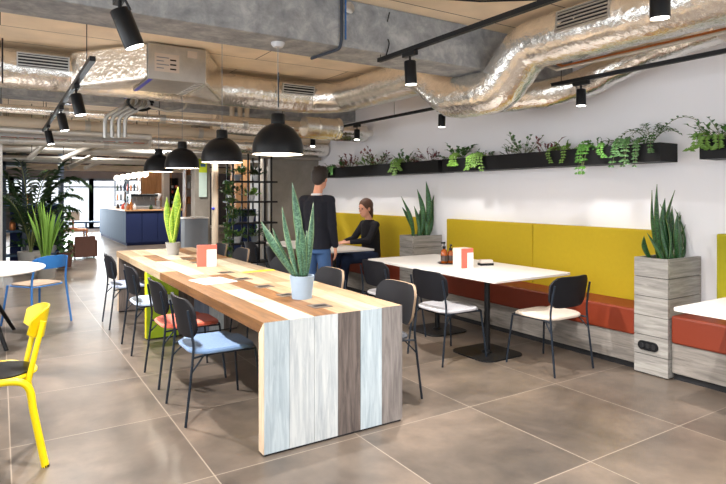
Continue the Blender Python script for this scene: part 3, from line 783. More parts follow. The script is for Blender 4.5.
# ================================================================= PENDANTS
bulbs = []
def pendant(x, y, label, first=None):
    t = thing('pendant_lamp', label, 'lamp', (x, y, 1.765), group='black dome pendants above the plank table')
    zt = (2.6 if 3.77 < y < 4.2 else ZC)-1.765
    prof = []
    for k in range(13):
        a = R(90*k/12); prof.append((.19*math.cos(a)**.8 if k < 12 else .06, .19*math.sin(a)*1.02))
    outer = [(.19, 0), (.189, .035)]+[(.189*math.cos(R(a)), .035+.2*math.sin(R(a))) for a in (12, 24, 36, 48, 60, 70, 76)]
    inner = [(r-.006, z) for r, z in outer][::-1]
    m = MB(); m.lathe(outer+[(0, .236)], (0, 0, 0), 40, caps=False); sh_ = m.build('shade', 'black_satin', t, smooth=True)
    m = MB(); m.lathe([(.191, 0), (.185, .001)]+[(r-.006, z-.002) for r, z in outer[1:]]+[(0, .228)], (0, 0, 0), 40, caps=False); m.build('shade_lining', 'lamp_inner', sh_, smooth=True)
    MB().lathe([(.052, .225), (.052, .295), (.046, .303), (0, .303)], (0, 0, 0), 24).build('cap', 'black_satin', t, smooth=True)
    MB().tube([(0, 0, .30), (0, 0, zt-.03)], .003, 6).build('cord', 'grey_panel', t)
    MB().lathe([(.035, zt-.035), (.05, zt-.012), (.05, zt), (0, zt)], (0, 0, 0), 20).build('ceiling_rose', 'pot_white', t, smooth=True)
    MB().ball((0, 0, .06), .035).build('bulb', 'bulb_glow', t, smooth=True)
    l = bpy.data.lights.new('pendant_light', 'POINT'); l.energy = PEND_W; l.color = (1, .9, .75); l.shadow_soft_size = .04
    lo = bpy.data.objects.new('pendant_light', l); COL.objects.link(lo); lo.parent = t; lo.location = (0, 0, .015)
for x, y, lb in ((1.75, 3.93, 'largest looking black dome pendant, nearest above the plank table'), (1.75, 5.2, 'black dome pendant, second from the near end of the row'),
                 (1.76, 6.62, 'black dome pendant, third from the near end of the row'), (1.78, 7.85, 'black dome pendant, farthest in the row, partly hidden')):
    pendant(x, y, lb)

# ================================================================= TRACKS AND TRACK LAMPS
def track(label, x, y0, y1, z, rods):
    t = thing('light_track', label, 'light track', (x, (y0+y1)/2, z)); cy = (y0+y1)/2
    m = MB(); m.box(-.018, .018, y0-cy, y1-cy, 0, .032); m.box(-.006, .006, y0-cy+.01, y1-cy-.01, -.001, 0); m.build('rail', 'black_metal', t, bevel=.002)
    for y in rods: MB().tube([(0, y-cy, .03), (0, y-cy, (2.6 if 3.77 < y < 4.2 else ZC)-z)], .003, 6).build('hanger', 'black_metal', t)
track('long black light track in front of the big foil duct', 2.6, .2, 3.84, 2.54, (1.0, 3.82))
track('black light track along the white wall under the ducts', 4.3, .6, 8.6, 2.46, (1.2, 3.4, 6.0, 8.3))
track('black light track at the left, below the foil duct', .5, 4.0, 9.4, 2.32, (4.3, 8.9))
def track_lamp(label, x, y, z, tilt=(0, 0), power=None, ln=.14, r=.042, aim=None, group='black spotlights on the tracks'):
    t = thing('track_lamp', label, 'spotlight', (x, y, z), group=group)
    MB().box(-.02, .02, -.075, .075, -.035, 0).build('adapter', 'black_metal', t, bevel=.003)
    q = Vector((0, 0, -1)) if aim is None else (Vector(aim)-Vector((x, y, z-.1))).normalized()
    T = q.to_track_quat('-Z', 'Y').to_matrix().to_4x4(); T.translation = Vector((0, 0, -.075))
    MB().tube([(0, 0, -.035), (0, 0, -.08)], .009, 8).build('arm', 'black_metal', t)
    m = MB(); m.lathe([(r, -ln), (r, .0), (r-.005, .006), (0, .006)], (0, 0, 0), 24, T)
    # open lower end with inner wall
    m.f.pop(0) if False else None
    hs_ = m.build('housing', 'black_satin', t, smooth=True)
    m = MB(); m.lathe([(0, -ln-.003), (r*.86, -ln-.003), (r*.9, -ln-.0005)], (0, 0, 0), 24, T); m.build('lens', 'lens_glow', hs_, smooth=True)
    l = bpy.data.lights.new('spot_light', 'SPOT'); l.energy = TRACK_W if power is None else power; l.color = (1, .97, .94); l.spot_size = R(125); l.spot_blend = .7; l.shadow_soft_size = .035
    lo = bpy.data.objects.new('spot_light', l); COL.objects.link(lo); lo.parent = t
    lo.location = T @ Vector((0, 0, -ln-.02)); lo.rotation_euler = T.to_euler()
def ty(px, x): return D(px, 194, x=x).y
track_lamp('black spotlight hanging at the near end of the beam, in front of the duct bend', 2.6, ty(410, 2.6), 2.54, ln=.17, r=.045, aim=(2.75, ty(410, 2.6), 0))
track_lamp('big black spotlight cut by the top edge at the right', 2.6, 1.5, 2.54, ln=.17, r=.045, aim=(2.75, 1.6, 0))
track_lamp('black spotlight against the white wall at the right, below the track', 4.3, ty(581, 4.3), 2.46, aim=(4.3, ty(581, 4.3), 0), power=26)
track_lamp('black spotlight near the middle of the wall track', 4.3, ty(442, 4.3), 2.46, aim=(4.3, ty(442, 4.3)+.1, 0), power=26)
track_lamp('small black spotlight on the wall track above the left planter', 4.3, ty(357, 4.3), 2.46, aim=(4.2, ty(357, 4.3)-.1, 0), power=26)
track_lamp('small black spotlight at the far end of the wall track', 4.3, ty(313, 4.3), 2.46, aim=(4.1, ty(313, 4.3)-.2, 0), power=26)
track_lamp('black spotlight on the left track, nearest of the three in a row', .5, ty(76, .5)-.0, 2.32, aim=(.95, ty(76, .5)-.1, 0), ln=.16)
track_lamp('black spotlight on the left track, middle of the three in a row', .5, ty(61, .5), 2.32, aim=(.95, ty(61, .5)-.1, 0), ln=.16)
track_lamp('black spotlight on the left track, farthest of the three in a row', .5, ty(48, .5), 2.32, aim=(.95, ty(48, .5)-.1, 0), ln=.16)
tr4 = thing('light_track', 'short black light track cut by the top edge at the left', 'light track', (.46, 2.6, 2.38))
MB().box(-.02, .02, -1.2, .28, 0, .034).build('rail', 'black_metal', tr4, bevel=.002); MB().tube([(0, .2, .03), (0, .2, .57)], .003, 6).build('hanger', 'black_metal', tr4)
track_lamp('large black tilted spotlight at the top left in front of the concrete beam', .46, 2.78, 2.38, aim=(1.3, 2.75, .2), ln=.17, r=.045)

# ================================================================= DUCTS
def duct_mesh(path, rx, rz, n=28, seed=0, wr=.008):
    """foil wrapped duct swept along a path, crumpled"""
    pts = [Vector(p) for p in path]
    m = MB(); prev = None
    for i, p in enumerate(pts):
        a = (pts[i]-pts[i-1]).normalized() if i else (pts[1]-pts[0]).normalized()
        b = (pts[i+1]-pts[i]).normalized() if i < len(pts)-1 else a
        t = (a+b).normalized(); x = t.cross(Vector((0, 0, 1))).normalized(); y = x.cross(t).normalized()
        rr = 1+.012*math.sin(i*2.1)
        for k in range(n):
            an = 2*PI*k/n; c, s_ = math.cos(an), math.sin(an)
            e = 2.15
            ex = math.copysign(abs(c)**(2/e), c)*rx; ey = math.copysign(abs(s_)**(2/e), s_)*rz
            q_ = p+x*ex*rr+y*ey*rr
            d = mnoise.noise(q_*7+Vector((seed, 0, 0)))*wr+mnoise.noise(q_*22)*wr*.5
            m.v.append(tuple(q_+(x*c+y*s_)*d))
    for i in range(len(pts)-1):
        for k in range(n):
            a = i*n+k; b = i*n+(k+1) % n; m.face((a, a+n, b+n, b))
    m.face(list(range(n))); m.face([(len(pts)-1)*n+k for k in range(n)][::-1])
    return m
def dense(pts, step=.06):
    out = []
    for a, b in zip(pts[:-1], pts[1:]):
        a, b = Vector(a), Vector(b); n = max(1, int((b-a).length/step))
        for k in range(n): out.append(a.lerp(b, k/n))
    out.append(Vector(pts[-1])); return out
def resample_round(pts, r=.25, n=6):
    """round the corners of a polyline"""
    pts = [Vector(p) for p in pts]; out = [pts[0]]
    for a, b, c in zip(pts[:-2], pts[1:-1], pts[2:]):
        d1 = min(r, (b-a).length*.45); d2 = min(r, (c-b).length*.45)
        p0 = b+(a-b).normalized()*d1; p2 = b+(c-b).normalized()*d2
        for k in range(n+1): t = k/n; out.append((1-t)**2*p0+2*t*(1-t)*b+t*t*p2)
    out.append(pts[-1]); return out
DY = 6.75
dt = thing('air_duct', 'big foil wrapped air duct crossing the ceiling and dipping below the concrete beam', 'air duct', (0, DY, 2.74))
o_ = Vector(dt.location)
path = [(-2.6, DY, 2.74), (3.5, DY, 2.74), (3.8, DY-.35, 2.74), (3.8, 4.72, 2.74), (3.8, 4.3, 2.42), (3.8, 3.7, 2.40), (3.8, 3.34, 2.73), (3.8, -2.5, 2.73)]
m = duct_mesh(dense(resample_round(path, .12), .05), .22, .2, seed=3, wr=.005); m.v = [tuple(Vector(v)-o_) for v in m.v]
m.build('foil_wrap', 'foil', dt, smooth=True)
# rectangular silencer box on the duct
SY0, SY1, SZ0, SZ1 = 5.82, 7.2, 2.6, 2.955
bx0 = D(148, 70, y=SY0).x; bx1 = D(206, 70, y=SY0).x
def DL(m): m.v = [tuple(Vector(v)-o_) for v in m.v]; return m
sb = DL(MB().box(bx0, bx1, SY0, SY1, SZ0, SZ1)).build('silencer_box', 'galvanised', dt, bevel=.01)
# tapered foil transitions either side
for (xa, xb) in ((bx0-.001, bx0-.6), (bx1+.001, bx1+.42)):
    m = MB(); n = len(m.v)
    for x, ya_, yb2, z0, z1 in ((xa, SY0, SY1, SZ0, SZ1), (xb, DY-.21, DY+.21, 2.56, 2.93)):
        m.v += [(x, ya_, z0), (x, yb2, z0), (x, yb2, z1), (x, ya_, z1)]
    for q_ in ((0, 1, 2, 3), (7, 6, 5, 4), (0, 4, 5, 1), (1, 5, 6, 2), (2, 6, 7, 3), (3, 7, 4, 0)): m.face([n+k for k in q_])
    DL(m).build('transition', 'foil', dt, bevel=.03, seg=3)
yb = SY0-.001
m = MB(); m.mat(0).box(bx0+.06, bx0+.3, yb-.002, yb, 2.68, 2.86)
for k in range(4): m.mat(1).box(bx0+.08, bx0+.15+.05*(k % 2), yb-.003, yb-.002, 2.71+.035*k, 2.72+.035*k)
for k in range(3): m.mat(2).box(bx0+.21, bx0+.27, yb-.003, yb-.002, 2.705+.045*k, 2.72+.045*k)
o = DL(m).build('data_label', ['beige_card', 'grey_panel', 'black_metal'], sb); o['label'] = 'white paper data label'
DL(MB().box(bx0+.38, bx0+.48, yb-.002, yb, 2.85, 2.92)).build('small_label', 'beige_card', sb)
zb = SZ0-.001
m = MB(); m.mat(0).box(bx1-.1, bx1-.02, SY0+.02, SY1-.02, zb-.002, zb); m.mat(1)
for k in range(14): m.box(bx1-.09, bx1-.03, SY0+.05+k*.094, SY0+.09+k*.094, zb-.003, zb-.002)
DL(m).build('marked_tape', ['paper', 'grey_panel'], sb)
DL(MB().box(bx0+.01, bx0+.05, SY0+.02, SY1-.02, zb-.002, zb)).build('blue_tape', 'switch_blue', sb)
def grille(parent, org, u, v, w, h, nb):
    """louvred grille: origin corner, unit vectors u (length) v (height)"""
    u = Vector(u); v = Vector(v); nrm = u.cross(v).normalized(); org = Vector(org)-Vector(parent.location)
    T = Matrix((u.to_4d(), v.to_4d(), nrm.to_4d(), (0, 0, 0, 1))).transposed(); 
    T = Matrix(((u.x, v.x, nrm.x, org.x), (u.y, v.y, nrm.y, org.y), (u.z, v.z, nrm.z, org.z), (0, 0, 0, 1)))
    m = MB(); m.mat(0).box(0, w, 0, h, -.03, .004, T); m.mat(1)
    m.box(-.012, w+.012, -.012, 0, -.03, .012, T); m.box(-.012, w+.012, h, h+.012, -.03, .012, T); m.box(-.012, 0, 0, h, -.03, .012, T); m.box(w, w+.012, 0, h, -.03, .012, T)
    m.mat(2)
    for k in range(nb): z = h*(k+.5)/nb; m.box(0, w, z-.006, z+.006, .004, .011, T)
    g = m.build('vent_grille', ['grout_black', 'galvanised', 'galvanised'], parent); g['label'] = 'louvred air vent'
xa, xb = D(18, 60, y=DY-.22).x, D(68, 60, y=DY-.22).x
grille(dt, (xa, DY-.225, 2.73), (1, 0, 0), (0, -.2, .98), xb-xa, .12, 4)
xa, xb = D(283, 60, y=DY-.22).x, D(313, 60, y=DY-.22).x
grille(dt, (xa, DY-.225, 2.74), (1, 0, 0), (0, -.2, .98), xb-xa, .1, 3)
ya, yb_ = ty(556, 3.57), ty(607, 3.57)
grille(dt, (3.578, ya, 2.71), (0, -1, 0), (.12, 0, .993), ya-yb_, .14, 5)
for x in (.02, 2.9):
    MB().tube([(x, -.26, -.2), (x, -.26, .23)], .007, 6).build('hanger_rod', 'black_metal', dt)
# second silver duct close to the wall
d2 = thing('air_duct', 'crumpled silver flexible duct tucked between the big duct and the white wall', 'air duct', (4.45, 3.6, 2.45))
m = duct_mesh(dense(resample_round([(4.2, 4.45, 2.44), (4.24, 3.8, 2.4), (4.58, 3.35, 2.48), (4.66, 2.9, 2.68), (4.66, 2.2, 2.76)], .3), .04), .15, .13, 20, seed=9, wr=.014); m.v = [tuple(Vector(v)-Vector((4.45, 3.6, 2.45))) for v in m.v]
m.build('foil_wrap', 'foil', d2, smooth=True)
# duct under the big one, along the wall at the back, and the low duct at the far wall
d3 = thing('air_duct', 'low silver duct running to the wall behind the nearest dome pendant', 'air duct', (3.2, 7.6, 2.4))
m = duct_mesh(dense([(2.5, 7.62, 2.42), (4.88, 7.62, 2.42)]), .13, .13, 20, seed=5); m.v = [tuple(Vector(v)-Vector((3.2, 7.6, 2.4))) for v in m.v]; m.build('foil_wrap', 'foil', d3, smooth=True)
d4 = thing('air_duct', 'lowest silver duct just above the grey concrete wall', 'air duct', (3.4, 8.9, 2.3))
m = duct_mesh(dense([(1.9, 8.95, 2.26), (4.9, 8.95, 2.26)]), .14, .12, 20, seed=6); m.v = [tuple(Vector(v)-Vector((3.4, 8.9, 2.3))) for v in m.v]; m.build('foil_wrap', 'foil', d4, smooth=True)
MB().box(-1.2, 1.5, .2, .38, -.22, -.17).build('support_ledge', 'concrete_wall', d4)
# pipes along the room's width, behind the duct
def hpipe(name, label, cat, y, z, r, mat, x0=XL+.01, x1=XR-.01, n=12, collars=0):
    t = thing(name, label, cat, (1, y, z), group='pipes running across under the ceiling')
    MB().tube([(x0-1, 0, 0), (x1-1, 0, 0)], r, n).build('pipe', mat, t, smooth=True)
    if collars:
        k = x0+.5
        while k < x1: MB().tube([(k-1, 0, 0), (k-.93, 0, 0)], r*1.12, n).build('collar', 'galvanised', t, smooth=True); k += collars
    k = x0+.9
    while k < x1-.2:
        MB().tube([(k-1, 0, r*.9), (k-1, 0, ZC-z)], .004, 5).build('hanger_rod', 'black_metal', t); k += 1.7
def zrow(py, y): return H+(HY-py)/F*(y/1.1847)
rowsp = [('slim_duct', 'slim silver duct just below the left foil duct', 'duct', 7.5, zrow(108, 7.5), .05, 'foil', 1.1),
         ('pipe', 'thick beige insulated pipe, upper of the pipe rows at the back', 'pipe', 8.9, zrow(121, 8.9), .07, 'insulated_pipe', 1.6),
         ('pipe', 'thinner silver pipe beneath the beige insulated pipe', 'pipe', 8.95, zrow(129, 8.95), .045, 'steel_pipe', 0),
         ('pipe', 'silver pipe just above the cable tray', 'pipe', 10.0, zrow(140, 10.0), .06, 'steel_pipe', 1.3),
         ('pipe', 'pale pipe behind the cable tray', 'pipe', 11.5, zrow(148, 11.5), .07, 'galvanised', 0),
         ('pipe', 'pale pipe low in the far ceiling', 'pipe', 13.0, zrow(158, 13.0), .06, 'steel_pipe', 0),
         ('pipe', 'distant pale pipe lowest above the far windows', 'pipe', 15.0, zrow(166, 15.0), .07, 'insulated_pipe', 0)]
for nm, lb, ct, y, z, r, mt, co in rowsp: hpipe(nm, lb, ct, y, z, r, mt, x1=(XR-.01 if y < 9.3 else 3.8 if y < 10.2 else 6.0), collars=co)
def tray(label, y, z, w, x1, cable):
    t = thing('cable_tray', label, 'cable tray', (0, y, z))
    m = MB(); m.box(XL+.05, x1, -w/2, -w/2+.006, 0, .06); m.box(XL+.05, x1, w/2-.006, w/2, 0, .06)
    x = XL+.1
    while x < x1-.05: m.box(x, x+.03, -w/2, w/2, -.004, .004); x += .22
    m.build('frame', 'galvanised', t)
    m = MB()
    for k in range(5): m.mat(k % 2); yy = -w/2+.03+k*(w-.06)/4; m.tube([(XL+.1+i*.5, yy+.01*math.sin(i*1.7+k), .022+.008*math.sin(i+k)) for i in range(int((x1-XL-.2)/.5)+1)], .014, 6)
    m.build('cables', [cable, 'black_metal'], t)
    x = XL+.6
    while x < x1: MB().tube([(x, 0, .0), (x, 0, ZC-z)], .004, 5).build('hanger_rod', 'black_metal', t); x += 1.9
tray('perforated cable tray with orange cables in the pipe rows', 9.6, zrow(137, 9.6), .26, 3.8, 'orange_cable')
tray('second cable tray farther back toward the bar', 12.2, zrow(150, 12.2), .3, 6.0, 'black_metal')
# descending silver elbows under the box
for i, px in enumerate((105, 112, 119, 125)):
    p0 = D(px+17, 102, y=7.1); p1 = D(px, 117, y=7.25)
    t = thing('elbow_pipe', 'silver elbow pipe dropping under the duct box, number counted from the left: '[:44]+('leftmost of four', 'second of four from left', 'third of four from left', 'rightmost of four')[i], 'pipe', p1, group='silver elbows under the duct box')
    pts = [Vector((.3, .25, ZC-p1.z)), Vector((.3, .25, .3)), Vector((.22, 0, .15)), Vector((0, 0, 0)), Vector((0, 0, -.24))]
    MB().tube(resample_round(pts, .06, 4), .024, 10).build('pipe', 'galvanised', t, smooth=True)
for i, (px, lb) in enumerate(((232, 'left'), (240, 'middle'), (247, 'right'))):
    p1 = D(px, 112, y=7.9)
    t = thing('vertical_pipe', 'short upright beige pipe behind the dome pendants, %s of three' % lb, 'pipe', (p1.x, 7.9, 2.38), group='short upright pipes'); MB().tube([(0, 0, 0), (0, 0, ZC-2.38)], .035, 12).build('pipe', 'insulated_pipe', t, smooth=True)
# coil of grey hose under the box
p = D(141, 104, y=7.2)
t = thing('hose_coil', 'coiled grey and black hose hanging under the duct box', 'hose', p)
MB().tube([(.14*math.cos(a*.35), .02*a/6, .09*math.sin(a*.35)+.02) for a in range(32)], .016, 8).build('hose', 'black_satin', t, smooth=True)
MB().tube(smooth_path([(.1, 0, -.02), (.3, 0, -.06), (.5, 0, -.02), (.55, 0, .1)], 6), .014, 8).build('grey_hose', 'galvanised', t, smooth=True)
# diagonal silver struts in the far ceiling
for i, (pa, pb, yy) in enumerate((((60, 160), (92, 146), 11.0), ((68, 168), (104, 150), 12.4), ((48, 140), (30, 158), 10.6), ((85, 168), (118, 156), 14.5))):
    a = D(*pa, y=yy); b = D(*pb, y=yy+.4)
    tag(MB().tube([(0, 0, 0), b-a], .045, 10).build('branch_pipe', 'steel_pipe', loc=a, smooth=True), ('slanting silver branch pipe above the palm, upper', 'slanting silver branch pipe above the palm, lower', 'slanting silver branch pipe at the top of the shelf rack', 'slanting silver pipe near the far windows')[i], 'pipe')
    for q_ in (.1, .9): c_ = (b-a)*q_; MB().tube([(c_.x, c_.y, c_.z), (c_.x, c_.y, ZC-a.z)], .006, 5).build('hanger_rod', 'black_metal', [o for o in COL.objects if o.name.startswith('branch_pipe')][-1])
# thin bare pipes along the big duct, wall side
for i, (x, z, mt) in enumerate(((4.12, 2.56, 'steel_pipe'), (4.2, 2.6, 'copper'))):
    tag(MB().tube([(0, -2.5, 0), (0, 1.9, 0), (0, 2.0, .05), (0, 2.0, .36)], .014, 8).build('thin_pipe', mt, loc=(x, 1.4, z), smooth=True), ('thin steel pipe running along the big duct near the wall', 'thin copper coloured pipe running along the big duct')[i], 'pipe')
# conduits on the beam
a = D(342, 30, y=3.74)
t = thing('conduit', 'dark conduit running down the concrete beam with a round cap beside it', 'conduit', (a.x, 3.745, 2.6))
MB().tube(resample_round([(0, 0, .36), (0, 0, .04), (0, .03, -.02), (-.04, .42, -.02)], .04, 4), .012, 8).build('pipe', 'window_frame', t, smooth=True)
MB().tube([(.035, 0, .36), (.035, 0, .05)], .007, 6).build('thin_cable', 'blue_paint', t)
MB().lathe([(.045, 0), (.045, .02), (.03, .024), (0, .024)], (.07, .02, .3), 20, Matrix.Rotation(PI/2, 4, 'X')).build('junction_cap', 'galvanised', t, smooth=True)
tag(MB().tube(smooth_path([(0, 0, .34), (.03, .1, .2), (.01, .02, .1), (0, .05, 0)], 6), .005, 6).build('hanging_cable', 'black_metal', loc=(2.62, 3.72, 2.58)), 'thin cable hanging down to the end of the long light track', 'cable')
tag(MB().tube([(0, 0, 0), (.55, -.25, -.012), (1.0, -.55, 0)], .008, 6).build('ceiling_cable', 'black_metal', loc=(2.55, 3.45, ZC-.012)), 'thin black cable clipped across the ceiling board at the top', 'cable')
tag(MB().tube(smooth_path([(0, 0, .1), (-.02, 0, -.05), (.02, 0, -.15)], 6), .006, 6).build('hanging_cable', 'black_metal', loc=(.47, 2.7, 2.44)), 'thin cable loop beside the top left spotlight', 'cable')
# wrinkled foil strip bridging the far corner (drop from duct into wall)
d5 = thing('air_duct', 'short silver duct stub with collar between the dome pendant and the wall track', 'air duct', (3.6, 7.2, 2.42))
m = MB().tube([(0, 0, 0), (.5, 0, 0)], .14, 20).tube([(.5, 0, 0), (.56, 0, 0)], .155, 20).tube([(.2, 0, 0), (.23, 0, 0)], .15, 20); m.build('duct_body', 'foil', d5, smooth=True)

# ================================================================= WALL PLANTERS
def fern(t, n, L, w, mat, droop, spread, seed, arc=1., name='foliage'):
    """stems with paired leaflets"""
    rnd = random.Random(seed); m = MB()
    for i in range(n):
        a = 2*PI*i/n+rnd.uniform(-.5, .5); d = Vector((math.cos(a)*spread[0], math.sin(a)*spread[1], 0)); l = L*rnd.uniform(.65, 1.15)
        pts = []; k = 9
        for j in range(k+1):
            s_ = j/k; pts.append(Vector((0, 0, 0))+d*l*s_+Vector((0, 0, l*(arc*s_-droop*s_*s_))))
        m.mat(0).tube(pts, .0025, 4, caps=False); m.mat(1)
        for j in range(2, k+1):
            tdir = (pts[j]-pts[j-1]).normalized(); side = tdir.cross(Vector((0, 0, 1))); side = side.normalized() if side.length > .01 else Vector((1, 0, 0))
            for sg in (-1, 1): m.leaf(pts[j], (tdir*.5+side*sg+Vector((0, 0, rnd.uniform(-.1, .3)))), (0, 0, 1), w*rnd.uniform(.8, 1.2), w*.5)
    return m.build(name, ['stem', mat], t)
def bushy(t, n, L, w, mat, seed, up=.8, rad=.05, name='foliage', asp=.55):
    """rosette / bush with broad leaves on short stems"""
    if seed < 200: n = int(n*1.6); L *= 1.2
    rnd = random.Random(seed); m = MB()
    for i in range(n):
        a = rnd.uniform(0, 2*PI); e = rnd.uniform(.15, 1.0)
        d = Vector((math.cos(a)*(1-e*.55), math.sin(a)*(1-e*.55), e*up)).normalized(); l = L*rnd.uniform(.5, 1.1)
        b = Vector((math.cos(a), math.sin(a), 0))*rad*rnd.random(); p = b+d*l
        m.mat(0).tube([b, b+d*l*.5+Vector((0, 0, l*.06)), p], .002, 4, caps=False); m.mat(1)
        for k in range(3):
            dd = (d+Vector((rnd.uniform(-.7, .7), rnd.uniform(-.7, .7), rnd.uniform(-.5, .2)))); m.leaf(b+(p-b)*(.55+.2*k), dd, (0, 0, 1), w*rnd.uniform(.7, 1.2), w*asp)
    return m.build(name, ['stem', mat], t)
def trailing(t, n, drop, w, mat, seed, xdir=-1, name='foliage', spready=.12, asp=.6):
    """vines that go out over the front edge (towards -x) and hang"""
    rnd = random.Random(seed); m = MB()
    for i in range(n):
        y = rnd.uniform(-spready, spready); l = drop*rnd.uniform(.15, 1.15)
        hh = rnd.uniform(.02, .09); pts = smooth_path([(0, y*.4, 0), (-.06, y*.7, hh), (-.135, y, .02+hh*.4), (-.15, y*1.1, -.03), (-.15+rnd.uniform(-.02, .005), y*1.15+rnd.uniform(-.05, .05), -.03-l)], 3)
        m.mat(0).tube(pts, .0022, 4, caps=False); m.mat(1)
        for j in range(2, len(pts)):
            for sg in (-1, 1): m.leaf(pts[j], Vector((-.35, sg, -.2+rnd.uniform(-.2, .2))), (-1, 0, .3), w*rnd.uniform(.7, 1.2), w*asp)
    return m.build(name, ['stem', mat], t)
PX0 = 4.68
def planter(label, y0, y1):
    cy = (y0+y1)/2; z0, z1 = 1.745, 1.905
    t = thing('wall_planter', label, 'planter', ((PX0+XR)/2, cy, z0)); cx = (PX0+XR)/2; w = .008
    h = z1-z0
    m = MB(); m.box(PX0-cx, XR-.001-cx, y0-cy, y1-cy, 0, w); m.box(PX0-cx, PX0+w-cx, y0-cy, y1-cy, w, h); m.box(XR-w-cx, XR-.001-cx, y0-cy, y1-cy, w, h)
    m.box(PX0+w-cx, XR-w-cx, y0-cy, y0+w-cy, w, h); m.box(PX0+w-cx, XR-w-cx, y1-w-cy, y1-cy, w, h)
    m.build('box', 'planter_black', t)
    MB().box(PX0+w-cx, XR-w-cx, y0+w-cy, y1-w-cy, w, h-.02).build('soil', 'soil', t)
planter('longest looking black wall planter with trailing ferns above the near bench', 2.7, 5.50)
planter('black wall planter with reddish and green plants above the seated person', 5.58, 8.62)
planter('black wall planter cut by the right edge of the picture', .3, 2.38)
ZS = 1.886
def wp(px, lb, fn, x=4.8):
    y = D(px, 194, x=4.76).y; t = thing('planter_plant', lb, 'plant', (x, y, ZS)); fn(t)
    for o in t.children:
        for v in o.data.vertices: v.co.x = min(v.co.x, XR-.012-x-.002*abs(v.co.y))
wp(648, 'long arching fern with a looping frond at the near end of the middle wall planter', lambda t: (fern(t, 7, .42, .045, 'leaf_mid', 1.15, (.35, .9), 11, 1.5), trailing(t, 3, .16, .035, 'leaf_mid', 5)))
wp(622, 'hanging fern with narrow fronds over the black planter above the yellow back', lambda t: (trailing(t, 4, .14, .045, 'leaf_mid', 21), fern(t, 5, .2, .035, 'leaf_mid', .6, (.4, 1), 12)))
wp(596, 'green trailing plant with long hanging fronds in the middle wall planter', lambda t: (trailing(t, 5, .17, .045, 'leaf_bright', 31), bushy(t, 8, .1, .045, 'leaf_mid', 3)))
wp(562, 'small light green bushy plant left of the hanging fronds', lambda t: (bushy(t, 12, .11, .05, 'leaf_light', 41), trailing(t, 2, .07, .035, 'leaf_light', 6)))
wp(545, 'reddish leaved plant at the middle of the middle wall planter', lambda t: bushy(t, 11, .14, .07, 'leaf_red', 51, asp=.35))
wp(521, 'tall green round leaved plant beside the reddish one', lambda t: bushy(t, 16, .22, .045, 'leaf_mid', 61, up=1.2, asp=.8))
wp(508, 'small green upright plant in the middle wall planter', lambda t: bushy(t, 9, .14, .04, 'leaf_dark', 71))
wp(484, 'light green plant spilling over the front of the middle wall planter', lambda t: (trailing(t, 5, .1, .055, 'leaf_light', 81, spready=.2), bushy(t, 8, .1, .05, 'leaf_mid', 82)))
wp(457, 'round leaved green plant at the far end of the middle wall planter', lambda t: (bushy(t, 12, .2, .07, 'leaf_mid', 91, asp=.9), trailing(t, 3, .05, .05, 'leaf_light', 92)))
wp(428, 'spiky reddish plant at the near end of the far wall planter', lambda t: bushy(t, 10, .2, .09, 'leaf_red', 101, asp=.28))
wp(402, 'light green plant with one long drooping shoot in the far wall planter', lambda t: (bushy(t, 14, .16, .07, 'leaf_mid', 111), trailing(t, 4, .14, .06, 'leaf_light', 112, spready=.2)))
wp(376, 'tall reddish and green plant at the middle of the far wall planter', lambda t: (bushy(t, 12, .26, .07, 'leaf_red', 121), bushy(t, 8, .16, .07, 'leaf_mid', 122, name='low_foliage')))
wp(366, 'leafy green plant above the seated person in the far wall planter', lambda t: bushy(t, 12, .16, .08, 'leaf_light', 131))
wp(348, 'dark reddish plant in the far wall planter, left of the tall one', lambda t: bushy(t, 12, .2, .08, 'leaf_red', 141))
wp(337, 'green and red leaved plant beside the standing person head', lambda t: (bushy(t, 10, .15, .08, 'leaf_mid', 151), trailing(t, 3, .06, .06, 'leaf_mid', 152)))
wp(710, 'green round leaved plant in the planter cut by the right edge', lambda t: (bushy(t, 14, .13, .05, 'leaf_bright', 161), trailing(t, 3, .03, .05, 'leaf_light', 162)))
wp(722, 'taller green plant at the very right edge of the wall planters', lambda t: bushy(t, 16, .2, .055, 'leaf_mid', 171))

# ================================================================= PEOPLE
def capsule(m, a, b, ra, rb, n=14, flat=None):
    a, b = Vector(a), Vector(b); d = b-a; L = d.length
    T = d.to_track_quat('Z', 'Y').to_matrix().to_4x4(); prof = []
    for k in range(5): t_ = -90+90*k/5; prof.append((max(1e-5, ra*math.cos(R(t_))), ra*math.sin(R(t_))))
    for k in range(6): t_ = 90*k/5; prof.append((max(1e-5, rb*math.cos(R(t_))), L+rb*math.sin(R(t_))))
    m.lathe(prof, a, n, T)
def loft(m, secs, n=20):
    """secs: (center, half width along u, half depth along v, u, v)"""
    base = len(m.v)
    for c, a, b, u, v in secs:
        c, u, v = Vector(c), Vector(u), Vector(v)
        for k in range(n): an = 2*PI*k/n; m.v.append(tuple(c+u*a*math.cos(an)+v*b*math.sin(an)))
    for i in range(len(secs)-1):
        for k in range(n): a = base+i*n+k; b = base+i*n+(k+1) % n; m.face((a, b, b+n, a+n))
    m.face([base+k for k in range(n)][::-1]); m.face([base+(len(secs)-1)*n+k for k in range(n)])
def fuse(m, name, mat, parent, vox=.009, sm=3):
    o = m.build(name, mat, parent)
    r = o.modifiers.new('r', 'REMESH'); r.mode = 'VOXEL'; r.voxel_size = vox; r.use_smooth_shade = True
    s_ = o.modifiers.new('s', 'SMOOTH'); s_.iterations = sm; s_.factor = .5
    dg = bpy.context.evaluated_depsgraph_get(); dg.update()
    me = bpy.data.meshes.new_from_object(o.evaluated_get(dg)); o.modifiers.clear(); o.data = me
    if not me.materials: me.materials.append(M[mat])
    return o
